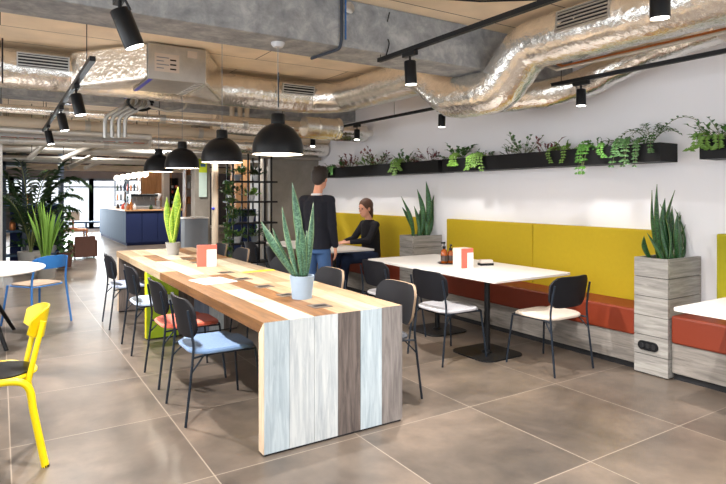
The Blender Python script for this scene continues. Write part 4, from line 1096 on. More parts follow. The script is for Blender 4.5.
def hand(m, wrist, d, palmn, side, curl=.5, sc=1.):
    """palm and five separate fingers. d: pointing dir, palmn: palm normal, side: thumb side"""
    w = Vector(wrist); d = Vector(d).normalized(); side = Vector(side); side = (side-d*side.dot(d)).normalized(); pn = Vector(palmn); pn = (pn-d*pn.dot(d)-side*pn.dot(side)).normalized()
    loft(m, [(w, .024*sc, .018*sc, side, pn), (w+d*.03*sc, .034*sc, .016*sc, side, pn), (w+d*.085*sc, .04*sc, .014*sc, side, pn), (w+d*.098*sc, .036*sc, .011*sc, side, pn)], 12)
    for i, (o, L) in enumerate(((.03, .07), (.01, .08), (-.01, .075), (-.029, .058))):
        p = w+(d*.088+side*o)*sc; L *= sc
        q1 = p+(d*math.cos(curl*.5)+pn*math.sin(curl*.5))*L*.45; q2 = q1+(d*math.cos(curl)+pn*math.sin(curl))*L*.32; q3 = q2+(d*math.cos(curl*1.5)+pn*math.sin(curl*1.5))*L*.25
        for a, b, ra, rb in ((p, q1, .0088, .008), (q1, q2, .008, .0073), (q2, q3, .0073, .0062)): capsule(m, a, b, ra*sc, rb*sc, 8)
    p = w+(d*.025+side*.026)*sc; q1 = p+(d*.6+side*.7+pn*.3).normalized()*.04*sc; q2 = q1+(d*.85+side*.35+pn*.4).normalized()*.032*sc
    capsule(m, p, q1, .012*sc, .0095*sc, 8); capsule(m, q1, q2, .0095*sc, .0075*sc, 8)
def head(m, c, f, sc=1.):
    """c: centre of the head, f: facing direction (horizontal)"""
    c = Vector(c); f = Vector(f).normalized(); s_ = f.cross(Vector((0, 0, 1))).normalized(); u = s_.cross(f).normalized()
    B = Matrix((f, s_, u)).transposed().to_4x4()
    pt = lambda x, y, z: c+(f*x+s_*y+u*z)*sc
    m.ball(pt(-.012, 0, .03), .1*sc, 18, 12, (.98, .78, .92), B)
    m.ball(pt(.022, 0, -.045), .075*sc, 16, 10, (.85, .8, 1.05), B)
    m.ball(pt(.05, 0, -.088), .03*sc, 12, 8, (.9, 1.0, .8), B)
    capsule(m, pt(.083, 0, .012), pt(.103, 0, -.025), .009*sc, .014*sc, 10)
    m.ball(pt(.083, 0, -.062), .014*sc, 10, 6, (.7, 1.6, .7), B)
    m.ball(pt(.072, 0, .03), .03*sc, 10, 6, (.5, 1.6, .4), B)
    for k in (-1, 1): m.ball(pt(-.005, k*.078, -.01), .03*sc, 10, 8, (.6, .35, 1.1), B)
    return pt, B
def eyes(t, pt, B, sc=1.):
    for k in (-1, 1): m = MB(); m.ball(pt(.08, k*.03, .003), .0095*sc, 10, 8); m.build('eye', 'eye_dark', t, smooth=True)
    m = MB(); m.ball(pt(.093, 0, -.062), .011*sc, 10, 6, (.4, 1.8, .4), B); m.build('mouth', 'lip', t, smooth=True)
def person_standing():
    loc = Vector((3.05, 5.76, 0)); ang = math.atan2(.68, .74)
    t = thing('person', 'person standing with back turned, dark sweater and blue jeans, beside the white table', 'person', loc, ang-PI/2)
    # local frame: facing +y, right = +x
    b = MB(); X, Y = (1, 0, 0), (0, 1, 0)
    hz = 1.79-1.77
    fdir = Vector((.15, .95, -.08))
    pt, B = head(b, (.02, .05, 1.64), fdir, 1.0)
    capsule(b, (0, -.01, 1.44), (.012, .03, 1.57), .058, .052)
    loft(b, [((0, 0, .84), .125, .09, X, Y), ((0, 0, 1.05), .12, .09, X, Y), ((0, -.01, 1.25), .14, .1, X, Y), ((0, -.015, 1.4), .135, .085, X, Y), ((0, -.01, 1.46), .07, .06, X, Y)])
    for s_ in (-1, 1):
        sh = Vector((s_*.155, -.01, 1.4)); el = Vector((s_*.192, -.03, 1.11)); wr = Vector((s_*.2, .05, .87))
        capsule(b, (s_*.1, -.01, 1.4), sh, .055, .05); capsule(b, sh, el, .047, .038); capsule(b, el, wr, .038, .026)
        hand(b, wr, (0, .12, -1), (-s_, 0, 0), (0, 1, .1), .45)
        hp = Vector((s_*.075, 0, .82)); kn = Vector((s_*.098, .015, .49)); an = Vector((s_*.1, -.02, .09))
        capsule(b, hp, kn, .074, .055); capsule(b, kn, an, .052, .036); capsule(b, an+Vector((0, 0, -.03)), an+Vector((0, .15, -.055)), .036, .03)
    body = fuse(b, 'body', 'skin', t, .007, 2)
    m = MB()
    loft(m, [((0, 0, .85), .158, .13, X, Y), ((0, 0, .95), .15, .12, X, Y), ((0, 0, 1.08), .145, .115, X, Y), ((0, -.01, 1.25), .16, .125, X, Y), ((0, -.015, 1.38), .155, .11, X, Y), ((0, -.012, 1.455), .08, .075, X, Y)])
    for s_ in (-1, 1):
        sh = Vector((s_*.155, -.01, 1.395)); el = Vector((s_*.192, -.03, 1.11)); wr = Vector((s_*.2, .045, .89))
        capsule(m, (s_*.1, -.01, 1.4), sh, .065, .064); capsule(m, sh, el, .062, .052); capsule(m, el, wr, .052, .04)
    fuse(m, 'sweater', 'sweater_navy', t, .01)
    m = MB(); m.lathe([(.062, 1.452), (.068, 1.46), (.064, 1.476), (.058, 1.478)], (0, -.01, 0), 20); m.build('collar', 'shirt_white', t, smooth=True)
    m = MB(); loft(m, [((0, 0, .8), .15, .115, X, Y), ((0, 0, .93), .14, .11, X, Y)])
    for s_ in (-1, 1): capsule(m, (s_*.078, 0, .8), (s_*.095, .015, .49), .088, .072); capsule(m, (s_*.1, .015, .49), (s_*.1, -.018, .12), .074, .062)
    fuse(m, 'jeans', 'denim', t, .01)
    for s_ in (-1, 1):
        m = MB(); m.box(s_*.1-.042, s_*.1+.042, -.09, .17, 0, .018); loft(m, [((s_*.1, -.03, .0), .045, .06, X, Y), ((s_*.1, -.03, .1), .043, .055, X, Y)]); capsule(m, (s_*.1, -.02, .045), (s_*.1, .13, .04), .045, .036)
        fuse(m, 'shoe', 'shoe_dark', t, .01, 2)
    f = fdir.normalized(); m = MB()
    m.ball(pt(-.024, 0, .042), .107, 20, 12, (1.0, .86, .92), B); m.ball(pt(-.06, 0, -.0), .078, 16, 10, (.7, .98, 1.0), B)
    m.ball(pt(.04, 0, .1), .055, 12, 8, (1., 1.3, .55), B)
    for i in range(26): a = i*2.4; rr = .06*math.sqrt(i/26); m.ball(pt(rr*math.cos(a)*1.3, rr*math.sin(a)*1.2, .125-.5*rr+.012*(i % 3)), .024, 8, 6)
    fuse(m, 'hair', 'hair_dark', t, .009, 1)
    eyes(t, pt, B)
    # light oblong patch on the sweater back
    return t
person_standing()
def person_sitting():
    loc = Vector((4.5, 6.9, 0)); t = thing('person', 'person sitting on the bench in profile, black sweater, hair tied back, hands on the table', 'person', loc, PI/2)
    # local: facing +y -> world -x ; right = local +x -> world +y
    X, Y = (1, 0, 0), (0, 1, 0); b = MB(); fdir = Vector((-.18, 1, -.12))
    hc = Vector((0, .07, 1.265)); pt, B = head(b, hc, fdir, 1.06)
    capsule(b, (0, .0, 1.08), (0, .04, 1.2), .052, .048)
    loft(b, [((0, -.02, .56), .16, .12, X, Y), ((0, -.03, .72), .13, .1, X, Y), ((0, -.02, .9), .145, .1, X, Y), ((0, -.01, 1.04), .14, .085, X, Y), ((0, 0, 1.1), .06, .055, X, Y)])
    arms = []
    for s_ in (-1, 1):
        sh = Vector((s_*.165, -.005, 1.03)); el = Vector((s_*.2, .14, .82)); wr = Vector((s_*.07, .38, .795))
        arms.append((sh, el, wr)); capsule(b, (s_*.08, 0, 1.04), sh, .05, .046); capsule(b, sh, el, .043, .036); capsule(b, el, wr, .035, .025)
        hand(b, wr, (-s_*.35, 1, -.02), (0, 0, -1), (-s_, .2, .3), .35, .95)
        hp = Vector((s_*.09, .02, .585)); kn = Vector((s_*.12, .46, .56)); an = Vector((s_*.12, .52, .1))
        capsule(b, hp, kn, .085, .056); capsule(b, kn, an, .05, .036); capsule(b, an+Vector((0, 0, -.04)), an+Vector((0, .14, -.065)), .034, .028)
    fuse(b, 'body', 'skin', t, .007, 2)
    m = MB(); loft(m, [((0, -.02, .555), .18, .14, X, Y), ((0, -.03, .72), .155, .125, X, Y), ((0, -.02, .9), .165, .125, X, Y), ((0, -.01, 1.03), .165, .105, X, Y), ((0, .0, 1.1), .07, .066, X, Y)])
    for sh, el, wr in arms: capsule(m, (sh.x*.5, 0, 1.035), sh, .058, .058); capsule(m, sh, el, .057, .05); capsule(m, el, el.lerp(wr, .88), .05, .036)
    fuse(m, 'sweater', 'sweater_black', t, .01)
    m = MB()
    for s_ in (-1, 1): capsule(m, (s_*.09, .0, .59), (s_*.12, .46, .565), .098, .072); capsule(m, (s_*.12, .46, .56), (s_*.12, .52, .13), .068, .055)
    fuse(m, 'jeans', 'denim_dark', t, .01)
    for s_ in (-1, 1):
        m = MB(); m.box(s_*.12-.04, s_*.12+.04, .45, .7, 0, .018); capsule(m, (s_*.12, .51, .05), (s_*.12, .66, .036), .044, .034)
        fuse(m, 'shoe', 'shoe_dark', t, .01, 2)
    m = MB(); m.ball(pt(-.024, 0, .04), .112, 20, 12, (1.0, .84, .93), B); m.ball(pt(-.06, 0, -.03), .086, 16, 10, (.72, .95, 1.2), B); m.ball(pt(-.085, 0, -.09), .045, 12, 8, (.9, 1.2, 1.7), B)
    fuse(m, 'hair', 'hair_brown', t, .009, 1)
    eyes(t, pt, B, 1.06)
person_sitting()

# ================================================================= FAR RACK WITH POTS (beside the concrete wall)
RY = 9.0
def rx(px): return D(px, 194, y=RY).x
def rz_(px, py): return D(px, py, y=RY).z
zs = [rz_(250, y) for y in (261, 242, 222, 201, 181)]
t = thing('plant_rack', 'black metal plant rack with small potted plants beside the concrete wall', 'shelf', (rx(250), RY, 0)); cx = t.location.x
m = MB()
for px in (230, 245, 256, 268):
    for yy in (-.14, .14): m.box(rx(px)-.012-cx, rx(px)+.012-cx, yy-.012, yy+.012, 0, 2.13)
m.build('posts', 'black_metal', t)
x0, x1 = rx(226)-cx, rx(274)-cx
for z in zs: MB().box(x0, x1, -.15, .15, z-.03, z).build('shelf_board', 'black_metal', t)
potdefs = [(237, 4, 'top shelf left', .13), (256, 4, 'top shelf right', .09), (251, 3, 'second shelf', .1), (236, 2, 'middle shelf left', .11), (250, 2, 'middle shelf right', .1), (237, 1, 'lower shelf left', .1), (254, 1, 'lower shelf right', .15), (231, 3, 'second shelf left', .14)]
for i, (px, lv_, lb, L) in enumerate(potdefs):
    tt = thing('potted_plant', 'small green plant in a pale pot on the black rack, '+lb, 'plant', (rx(px), RY-.02, zs[lv_]+.0005), group='small pots on the black rack')
    MB().lathe([(.045, 0), (.062, .1), (.056, .1), (.05, .085), (0, .085)], (0, 0, 0), 16).build('pot', 'pot_white' if i % 3 else 'grey_panel', tt, smooth=True)
    o = bushy(tt, 24, L*1.35, .085, ('leaf_mid', 'leaf_dark', 'leaf_light')[i % 3], 200+i, rad=.04); o.location = (0, 0, .085)
tt = thing('climbing_plant', 'leafy green vine climbing the left post of the black rack', 'plant', (rx(225), RY-.2, 0))
MB().lathe([(.09, 0), (.12, .22), (.11, .22), (.1, .2), (0, .2)], (0, 0, 0), 18).build('pot', 'pot_grey', tt, smooth=True)
m = MB(); rnd = random.Random(5)
for k in range(4):
    pts = [Vector((.05*math.sin(j*.8+k), .05*math.cos(j*.7+k*2), .2+j*.13)) for j in range(12)]; m.mat(0).tube(pts, .006, 5); m.mat(1)
    for p_ in pts:
        for q_ in range(5): m.leaf(p_, (rnd.uniform(-1, 1), rnd.uniform(-1, 1), rnd.uniform(-.3, .5)), (0, 0, 1), .11, .07)
m.build('foliage', ['stem', 'leaf_mid'], tt)
# backing boards and pipes behind the rack
def backobj(name, label, cat, px0, px1, py0, py1, y, mat, th=.05, z0=None):
    a = D(px0, py1, y=y); b = D(px1, py0, y=y); zb = a.z if z0 is None else z0
    return tag(MB().box(0, b.x-a.x, 0, th, 0, b.z-zb).build(name, mat, loc=(a.x, y, zb), bevel=.003), label, cat)
backobj('notice_board', 'dark blue board standing behind the lower shelves of the black rack', 'board', 229, 256, 209, 262, 9.6, 'navy_panel', z0=0.0)
backobj('cabinet', 'warm wooden cabinet seen through the black rack', 'cabinet', 236, 250, 160, 209, 9.9, 'cabinet_wood', .3, z0=0)
for i, px in enumerate((264, 269)):
    p_ = D(px, 200, y=9.22); tag(MB().tube([(0, 0, 0), (0, 0, 2.9)], .028, 12).build('riser_pipe', 'steel_pipe', loc=(p_.x if i else p_.x, 9.22, 0), smooth=True), ('upright silver pipe right behind the black rack, left one', 'upright silver pipe at the edge of the concrete wall, right one')[i], 'pipe')
p_ = D(215, 200, y=10.4)
t = thing('riser_pipe', 'thick pale upright pipe with a blue valve left of the black rack', 'pipe', (p_.x, 10.4, 0)); MB().tube([(0, 0, 0), (0, 0, ZC)], .06, 18).build('pipe', 'insulated_pipe', t, smooth=True)
MB().ball((-.05, -.05, 1.2), .03, 10, 8).build('indicator', 'switch_blue', t, smooth=True)  # small blue light, shown only as a coloured ball
p_ = D(202, 200, y=12.3)
struct(MB().box(D(195, 1, y=12.3).x, D(210, 1, y=12.3).x, 12.3, 12.6, 0, ZC).build('wall_pillar', 'concrete_wall'))
t = thing('poster', 'narrow lime and white poster hanging on the pillar beside the dome pendants', 'poster', (D(199, 1, y=12.27).x, 12.27, D(199, 197, y=12.27).z))
w_ = D(206.5, 1, y=12.27).x-D(198.5, 1, y=12.27).x; h_ = D(199, 148, y=12.27).z-t.location.z
m = MB(); m.mat(1).box(0, w_, 0, .012, 0, h_*.5); m.mat(0).box(0, w_, 0, .012, h_*.5, h_); m.mat(2).box(w_*.2, w_*.8, -.002, 0, h_*.62, h_*.68).box(w_*.3, w_*.9, -.002, 0, h_*.86, h_*.9)
m.build('sheet', ['poster_lime', 'poster_pale', 'poster_blue'], t)
xx0, xx1 = D(184.5, 1, y=12).x, D(208, 1, y=12).x
t = thing('counter_cabinet', 'grey blue counter cabinet below the poster', 'cabinet', ((xx0+xx1)/2, 12.15, 0)); hw = (xx1-xx0)/2
MB().box(-hw, hw, -.15, .14, 0, .95).build('body', 'grey_panel', t, bevel=.004); MB().box(-hw-.02, hw+.01, -.17, .14, .951, .98).build('worktop', 'white_top', t)

# ================================================================= BAR AREA
t = thing('bar_counter', 'dark blue bar counter with slate blue plank side at the back', 'counter', (3.9, 18.5, 0)); c = Vector((3.9, 18.5, 0))
bx_a, bx_b, by_a, by_b = 3.0, 4.75, 17.2, 22.2
m = MB().box(bx_a+.03-c.x, bx_b-c.x, by_a+.03-c.y, by_b-c.y, 0, .98); m.build('body', 'navy_panel', t)
m = MB(); k = by_a
while k < by_b-.05: m.box(bx_a-c.x, bx_a+.028-c.x, k+.006-c.y, k+.35-c.y, .08, .98); k += .36
m.build('side_planks', 'slate_panel', t, bevel=.003)
m = MB(); k = bx_a
while k < bx_b-.1: m.box(k+.004-c.x, k+.43-c.x, by_a-c.y, by_a+.028-c.y, .08, .98); k += .4375
m.build('front_planks', 'navy_panel', t, bevel=.003)
MB().box(bx_a-.03-c.x, bx_b+.02-c.x, by_a-.03-c.y, by_b-c.y, .981, 1.02).build('worktop', 'bar_top_wood', t, bevel=.004)
def onbar(px, y): return D(px, 194, y=y).x
ys = 17.6
t = thing('coffee_machine', 'steel coffee machine with dark hood on the bar', 'coffee machine', (onbar(143, ys), ys, 1.0205))
MB().box(-.36, .36, -.2, .25, 0, .1).box(-.34, .34, .0, .25, .1, .38).build('body', 'machine_steel', t, bevel=.01)
MB().box(-.38, .38, -.22, .27, .38, .45).build('hood', 'black_satin', t, bevel=.015)
for s_ in (-.2, .0, .2): MB().tube([(s_, -.1, .38), (s_, -.1, .26)], .035, 12).tube([(s_, -.1, .27), (s_, -.24, .24)], .012, 8).build('group_head', 'machine_steel', t, smooth=True)
t = thing('coffee_grinder', 'coffee grinder with clear hopper right of the machine on the bar', 'grinder', (onbar(158, ys), ys, 1.0205))
MB().lathe([(.09, 0), (.09, .03), (.06, .06), (.07, .25), (.03, .27)], (0, 0, 0), 18).build('body', 'machine_steel', t, smooth=True); MB().lathe([(.03, .271), (.1, .4), (.1, .46), (0, .47)], (0, 0, 0), 18).build('hopper', 'pot_white', t, smooth=True)
for i, (px, yy, h_, mt, lb) in enumerate(((128, 17.5, .16, 'crate_wood', 'small wooden cup stack'), (131, 17.4, .3, 'copper', 'tall copper coloured bottle'), (126, 17.9, .2, 'pot_white', 'white jug'), (123, 18.3, .16, 'coral_card', 'red carton'), (118, 19.2, .14, 'bottle_mix', 'dark jar'), (134.5, 17.35, .18, 'pot_white', 'white cup stack'), (151, 17.4, .14, 'leaf_dark', 'dark green canister'))):
    tag(MB().lathe([(.04, 0), (.05, h_*.1), (.05, h_*.6), (.022, h_*.75), (.022, h_), (0, h_)], (0, 0, 0), 14).build('bar_vessel', mt, loc=(onbar(px, yy), yy, 1.0205), smooth=True), lb+' on the bar, left of the coffee grinder', 'vessel', 'vessels on the bar')
# shelf with bottles in front of the far window
sy = 22.6; a, b = D(115, 1, y=sy).x, D(140, 1, y=sy).x
t = thing('bottle_shelf', 'open dark metal bottle shelf behind the bar in front of the window', 'shelf', ((a+b)/2, sy, 0)); hw = (b-a)/2
m = MB()
for x in (-hw, 0, hw):
    for yy in (-.15, .15): m.box(x-.015, x+.015, yy-.015, yy+.015, 0, 2.15)
m.build('frame', 'window_frame', t)
shz = (.9, 1.25, 1.6, 1.98)
for z in shz: MB().box(-hw, hw, -.16, .16, z-.02, z).build('shelf_board', 'window_frame', t)
rnd = random.Random(8); colr = ['bottle_mix', 'pot_white', 'copper', 'slate_panel', 'leaf_dark', 'black_satin', 'coral_card']
nms = {0: 'lowest shelf', 1: 'second shelf', 2: 'third shelf', 3: 'top shelf'}
pr = MB().lathe([(.035, 0), (.035, .17), (.013, .22), (.013, .27), (0, .27)], (0, 0, 0), 10)
cnt = 0
cname = {'bottle_mix': 'brown', 'pot_white': 'white', 'copper': 'copper coloured', 'slate_panel': 'grey blue', 'leaf_dark': 'dark green', 'black_satin': 'black', 'coral_card': 'coral red'}
for li, z in enumerate(shz[:3]):
    for k in range(7):
        mt = colr[(k*3+li*2) % 7]; x = (a+b)/2-hw+.09+k*(2*hw-.18)/6
        m = MB(); m.lathe([(.035, 0), (.035, .14+.03*(k % 3)), (.013, .19+.03*(k % 3)), (.013, .24), (0, .245)], (0, 0, 0), 10)
        tag(m.build('bottle', mt, loc=(x, sy, z+.0005), smooth=True), '%s bottle on the %s of the bottle shelf behind the bar' % (cname[mt], nms[li]), 'bottle', 'bottles behind the bar')
# tall wooden cabinet behind the bar
wy = 22.7; a, b = D(141, 1, y=wy).x, D(164, 1, y=wy).x
t = thing('tall_cabinet', 'tall light wooden cabinet wall behind the bar', 'cabinet', ((a+b)/2+.15, wy+.3, 0)); hw = (b-a)/2+.15
MB().box(-hw, hw, -.28, .3, 0, 2.5).build('body', 'cabinet_wood', t); MB().box(-hw+.01, -.004, -.3, -.281, .05, 2.48).build('door', 'cabinet_wood', t, bevel=.003); MB().box(.004, hw-.01, -.3, -.281, .05, 2.48).build('door', 'cabinet_wood', t, bevel=.003)
py_ = 22.4; a, b = D(163.5, 1, y=py_).x, D(169.5, 1, y=py_).x
struct(MB().box(a, b, py_, py_+.3, 0, ZC).build('wall_bar_pillar', 'plaster_grey'))
# small product shelves between the pillars
def prodshelf(label, px0, px1, py0, y, boardz, mat, seed, back):
    a, b = D(px0, 1, y=y).x, D(px1, 1, y=y).x; zt = D(px0, py0, y=y).z
    t = thing('display_shelf', label, 'shelf', ((a+b)/2, y, 0)); hw = (b-a)/2
    MB().box(-hw, hw, .12, .14, 0, zt).build('back_panel', back, t); MB().box(-hw-.02, -hw, -.14, .14, 0, zt).box(hw, hw+.02, -.14, .14, 0, zt).build('side_panel', mat, t)
    for z in boardz: MB().box(-hw, hw, -.14, .12, z-.02, z).build('shelf_board', mat, t)
    return t, hw
t, hw = prodshelf('wooden display shelf with jars right of the lime snake plant', 185, 197.5, 150, 14.0, (.5, .9, 1.25, 1.6, 1.95, 2.3), 'cabinet_wood', 3, 'plaster_grey')
k = 0
for z, n in ((1.25, 2), (1.6, 3), (1.95, 3)):
    for j in range(n):
        mt = ('copper', 'crate_wood', 'pot_white', 'leaf_mid')[k % 4]; k += 1
        tag(MB().lathe([(.04, 0), (.045, .02), (.045, .14), (.03, .16), (0, .16)], (0, 0, 0), 12).build('jar', mt, loc=(t.location.x-hw+.08+j*(2*hw-.16)/max(1, n-1), 13.95, z+.0005), smooth=True),
            '%s jar on the %s board of the wooden display shelf' % (('copper coloured', 'brown', 'white', 'green')[(k-1) % 4], {1.25: 'low', 1.6: 'middle', 1.95: 'high'}[z]), 'jar', 'jars on the wooden display shelf')
t, hw = prodshelf('narrow dark display shelf with small goods beside the bar pillar', 170.5, 177, 178, 22.6, (1.1, 1.3, 1.5, 1.7), 'black_metal', 4, 'black_metal')
k = 0
for z in (1.1, 1.3, 1.5, 1.7):
    for j in range(2):
        tag(MB().box(-.04, .04, -.05, .05, 0, .1).build('goods_box', ('pot_white', 'coral_card', 'slate_panel')[k % 3], loc=(t.location.x-.08+.16*j, 22.55, z+.0005), bevel=.004), 'small %s box, %s on the %s board of the narrow dark display shelf' % (('white', 'coral', 'grey blue')[k % 3], ('left', 'right')[j], {1.1: 'lowest', 1.3: 'second', 1.5: 'third', 1.7: 'top'}[z]), 'box', 'small boxes on the narrow display shelf'); k += 1
# globe lamps in a row above the bar
for i in range(6):
    y = 17.4+i*.75; p_ = D(145-5.6*i, 174+i*.8, y=y)
    g = thing('globe_lamp', ('nearest and largest looking white globe lamp above the bar', 'white globe lamp above the bar, second nearest', 'white globe lamp above the bar, third nearest', 'white globe lamp above the bar, fourth nearest', 'white globe lamp above the bar, fifth nearest', 'white globe lamp above the bar, farthest')[i], 'lamp', (p_.x, y, p_.z), group='globe lamps above the bar')
    MB().ball((0, 0, 0), .1, 18, 12).build('globe', 'globe_glow', g, smooth=True); MB().tube([(0, 0, .12), (0, 0, ZC-p_.z)], .006, 6).build('cord', 'black_metal', g)
# hanging plants over the bar
for i, px in enumerate((117, 124, 134)):
    p_ = D(px, 164, y=15.5); g = thing('hanging_plant', ('hanging green plant above the bar, left of three', 'hanging green plant above the bar, middle of three', 'hanging green plant above the bar, right of three')[i], 'plant', (p_.x, 15.5, 2.1), group='hanging plants above the bar')
    MB().lathe([(.06, 0), (.1, .1), (.095, .1), (.085, .08), (0, .08)], (0, 0, 0), 14).build('pot', 'black_metal', g, smooth=True)
    o = bushy(g, 22, .17, .1, 'leaf_mid', 300+i); o.location = (0, 0, .09); MB().tube([(0, 0, .09), (0, 0, ZC-2.1)], .006, 5).build('cord', 'black_metal', g)

# ================================================================= LEFT RACK, PALM, PLANTS
KY = 13.7
def kx(px): return D(px, 1, y=KY).x
def kz(px, py): return D(px, py, y=KY).z
t = thing('room_divider_shelf', 'dark blue metal shelf divider full of plants at the far left', 'shelf', (kx(32), KY, 0)); cx = kx(32)
m = MB()
for px in (4, 24, 61):
    for yy in (-.2, .2): m.box(kx(px)-cx-.035, kx(px)-cx+.035, yy-.03, yy+.03, 0, kz(px, 129))
m.box(kx(3)-cx, kx(62)-cx, -.23, .23, kz(30, 131)-.06, kz(30, 131)); m.box(kx(3)-cx, kx(24)-cx, -.23, .23, kz(10, 161)-.1, kz(10, 161))
m.build('frame', 'window_frame', t)
kzs = [kz(20, y) for y in (254, 230, 204)]
for z in kzs: MB().box(kx(4)-cx, kx(61)-cx, -.2, .2, z-.035, z).build('shelf_board', 'slate_panel', t)
MB().box(kx(10)-cx, kx(60)-cx, .205, .22, 0.05, kz(20, 204)).build('back_board', 'navy_panel', t)
struct(MB().box(D(-12, 1, y=10.6).x, D(2.5, 1, y=10.6).x, 10.6, 10.9, 0, ZC).build('wall_left_pillar', 'plaster_grey'))
for i, (px, li, L, mt, pm, lb) in enumerate(((24, 1, .2, 'leaf_dark', 'pot_white', 'upper shelf'), (27, 0, .24, 'leaf_mid', 'pot_white', 'lower shelf'), (51, 0, .2, 'leaf_dark', 'pot_white', 'lower shelf right'), (12, 2, .3, 'leaf_dark', 'grey_panel', 'top shelf'))):
    tt = thing('potted_plant', 'bushy plant in a %s round pot on the left shelf divider, %s' % (('grey' if pm != 'pot_white' else 'white'), lb), 'plant', (kx(px), KY-.02, kzs[li]+.0005), group='pots on the left shelf divider')
    MB().lathe([(.07, 0), (.11, .08), (.1, .16), (.09, .16), (.085, .14), (0, .14)], (0, 0, 0), 18).build('pot', pm, tt, smooth=True); o = bushy(tt, 26, L, .13, mt, 400+i, rad=.06); o.location = (0, 0, .14)
for i, (px, mt, lb) in enumerate(((12.5, 'copper', 'orange'), (26, 'crate_wood', 'amber'), (30, 'bottle_mix', 'dark'))):
    tag(MB().lathe([(.05, 0), (.06, .05), (.05, .16), (.03, .2), (0, .2)], (0, 0, 0), 12).build('vase', mt, loc=(kx(px), KY-.05, kzs[2 if i else 1]+.0005), smooth=True), '%s vase on the left shelf divider' % lb, 'vase', 'vases on the left shelf divider')
# books low
for i in range(8):
    px = 6+i*1.5; mt = ('crate_wood', 'pot_white', 'bottle_mix')[i % 3]
    tag(MB().box(-.02, .02, -.08, .08, 0, .17+.02*(i % 3)).build('book', mt, loc=(kx(px)+.02, KY-.05, kzs[0]-.45), bevel=.002), '%s book low on the left shelf divider, %s from the left' % (('brown', 'white', 'dark')[i % 3], ('first', 'second', 'third', 'fourth', 'fifth', 'sixth', 'seventh', 'eighth')[i]), 'book', 'books low on the left shelf divider')
MB().box(kx(4)-cx, kx(24)-cx, -.2, .2, kzs[0]-.486, kzs[0]-.451).build('shelf_board', 'slate_panel', t)
# kentia palm
def palm(name, label, loc, fronds, mat, seed, pr_, ph, potm, lw=.04):
    t = thing(name, label, 'plant', loc); rnd = random.Random(seed)
    MB().lathe([(pr_*.75, 0), (pr_, ph), (pr_-.02, ph), (pr_-.03, ph*.88), (0, ph*.88)], (0, 0, 0), 20).build('pot', potm, t, smooth=True)
    m = MB()
    for a, up, L, dr in fronds:
        d = Vector((math.cos(a), math.sin(a), 0)); n = 14; pts = []
        for j in range(n+1):
            s_ = j/n; pts.append(Vector((0, 0, ph*.85))+d*L*.62*(.25*s_+.75*s_**1.8)+Vector((0, 0, L*(1.72*up*s_-1.05*dr*s_**3))))
        m.mat(0).tube(pts, [.016*(1-.7*j/n) for j in range(n+1)], 5, caps=False); m.mat(1)
        for j in range(4, n+1):
            tdir = (pts[j]-pts[j-1]).normalized(); side = tdir.cross(Vector((0, 0, 1))).normalized()
            for sg in (-1, 1):
                for h_ in (0, .5):
                    pp = pts[j-1].lerp(pts[j], h_); m.leaf(pp, (side*sg+tdir*.8+Vector((0, 0, -.25+rnd.uniform(-.15, .15)))), (0, 0, 1), L*.24*(1.15-abs(j/n-.5)), lw)
    m.build('fronds', ['stem', mat], t); return t
pp = D(33, 200, y=12.6)
palm('palm', 'large dark green palm in front of the left shelf divider', (pp.x-.05, 12.3, 0), [(2.9, 1.1, 1.45, .5), (.2, 1.1, 1.4, .45), (-1.2, 1.0, 1.3, .5), (1.8, 1.0, 1.4, .3), (-2.4, .8, 1.3, .5), (.0, .85, 1.35, .65), (-.4, .7, 1.3, .55), (-.1, .98, 1.6, .85)], 'leaf_dark', 5, .22, .4, 'pot_grey', .055)
# bright upright grass-like plant
pp = D(46, 250, y=11.4); t = thing('potted_plant', 'light green upright long leaved plant behind the blue chair', 'plant', (pp.x, 11.4, 0))
MB().lathe([(.14, 0), (.18, .38), (.165, .38), (.155, .34), (0, .34)], (0, 0, 0), 22).build('pot', 'pot_grey', t, smooth=True)
m = MB(); rnd = random.Random(12)
for i in range(22):
    a = rnd.uniform(0, 6.28); r_ = rnd.uniform(.05, .3); hh = rnd.uniform(.7, 1.15); snake_blade(m, (.05*math.cos(a), .05*math.sin(a), .33), (r_*math.cos(a), r_*math.sin(a)*.6, .33+hh*(1-.25*r_)), .042, (a, -.06), rnd.uniform(0, 3))
m.build('foliage', 'leaf_light', t, smooth=True, solid=.004)
pp = D(66, 250, y=12.4); t = thing('climbing_plant', 'leafy vine plant trailing at the right end of the left shelf divider', 'plant', (pp.x+.02, 12.9, 0))
MB().lathe([(.12, 0), (.15, .3), (.14, .3), (.13, .27), (0, .27)], (0, 0, 0), 20).build('pot', 'brown_box', t, smooth=True)
m = MB()
for k in range(5):
    pts = [Vector((.09*math.sin(j*.9+k), .08*math.cos(j*.6+k*2), .27+j*.12)) for j in range(5+k*2)]; m.mat(0).tube(pts, .006, 5); m.mat(1)
    for p_ in pts:
        for q_ in range(5): m.leaf(p_, (rnd.uniform(-1, 1), rnd.uniform(-1, 1), rnd.uniform(-.5, .4)), (0, 0, 1), .13, .09)
m.build('foliage', ['stem', 'leaf_mid'], t)
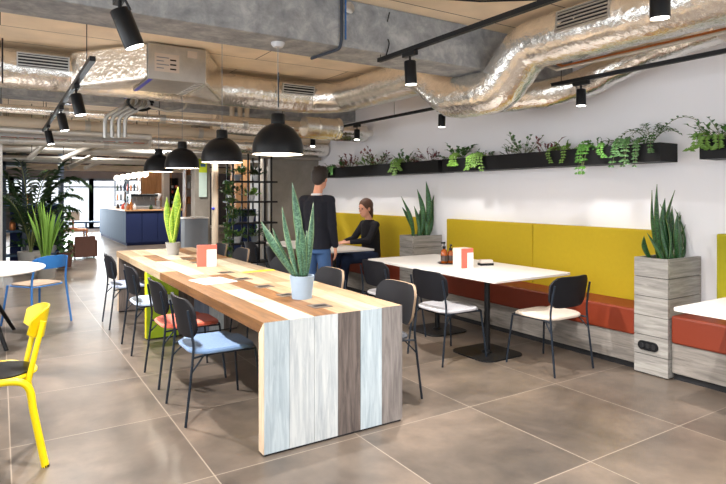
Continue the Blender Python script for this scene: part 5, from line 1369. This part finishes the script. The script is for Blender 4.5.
# furniture beyond the plants
def crate(label, px, y, w, d, h, mat, z=0.):
    p_ = D(px, 1, y=y); t = thing('side_table', label, 'table', (p_.x, y, z)); MB().box(-w/2, w/2, -d/2, d/2, h-.04, h).build('top', mat, t, bevel=.004)
    m = MB()
    for sx in (-1, 1):
        for sy_ in (-1, 1): MB().box(sx*(w/2-.03)-.02, sx*(w/2-.03)+.02, sy_*(d/2-.03)-.02, sy_*(d/2-.03)+.02, 0, h-.04).build('leg', mat, t)
    return t
crate('small wooden side table beyond the leafy vine plant', 73, 15.5, .6, .6, .62, 'crate_wood')
p_ = D(73, 1, y=15.5)
t = thing('table_lamp', 'small cream block lamp on the wooden side table', 'lamp', (p_.x, 15.5, .6205)); MB().box(-.08, .08, -.08, .08, .0, .03).box(-.02, .02, -.02, .02, .03, .2).build('base', 'crate_wood', t); MB().box(-.14, .14, -.1, .1, .2, .42).build('shade', 'fabric_cream', t, bevel=.01)
p_ = D(82.5, 1, y=14.6)
t = thing('armchair', 'brown box shaped armchair on the floor left of the bar', 'chair', (p_.x, 14.6, 0), .1)
t.scale = (.8, .8, .8)
MB().box(-.28, .28, -.28, .28, .04, .38).build('seat', 'brown_box', t, bevel=.02); MB().box(-.28, .28, -.34, -.281, .04, .64).build('backrest', 'brown_box', t, bevel=.02)
for sx in (-1, 1): 
    MB().box(sx*.315-.03, sx*.315+.03, -.28, .28, .04, .52).build('armrest', 'brown_box', t, bevel=.01)
    for sy_ in (-1, 1): MB().box(sx*.25-.02, sx*.25+.02, sy_*.25-.02, sy_*.25+.02, 0, .04).build('leg', 'black_metal', t)
p_ = D(89, 231, y=23.6)
t = thing('low_bench', 'pale blue low bench under the far windows', 'bench', (p_.x-.1, 23.7, 0)); MB().box(-.9, .9, -.2, .2, .38, .44).build('seat', 'slate_panel', t)
for x in (-.8, 0, .8): MB().box(x-.03, x+.03, -.18, .18, 0, .38).build('leg', 'slate_panel', t)
# ================================================================= ADDED CEILING LIGHTS THAT BRIGHTEN THE BACK ROOM
for i, (x, y, lb) in enumerate(((.9, 10.5, 'round ceiling downlight added over the walkway, nearest of the back room'), (1.6, 13.2, 'round ceiling downlight added over the walkway, before the bar'), (2.0, 16.5, 'round ceiling downlight added left of the bar corner'),
                            (3.9, 16.4, 'round ceiling downlight added in front of the bar'), (3.3, 9.62, 'round ceiling downlight added above the grey counter cabinet'), (1.4, 20.0, 'round ceiling downlight added near the far windows'), (2.7, 11.3, 'round ceiling downlight added in front of the lime and white poster'))):
    t = thing('fill_light', lb, 'added ceiling light', (x, y, ZC), group='added fill lights of the back room')
    MB().lathe([(.07, -.03), (.085, -.03), (.085, 0), (0, 0)], (0, 0, 0), 24).build('ring', 'black_metal', t, smooth=True)
    MB().lathe([(0, -.02), (.07, -.02)], (0, 0, 0), 24).build('lens', 'lens_glow', t)
    l = bpy.data.lights.new('fill_spot', 'SPOT'); l.energy = 260; l.color = (1, .96, .9); l.spot_size = R(130); l.spot_blend = .7; l.shadow_soft_size = .06
    lo = bpy.data.objects.new('fill_spot', l); COL.objects.link(lo); lo.parent = t; lo.location = (0, 0, -.05)
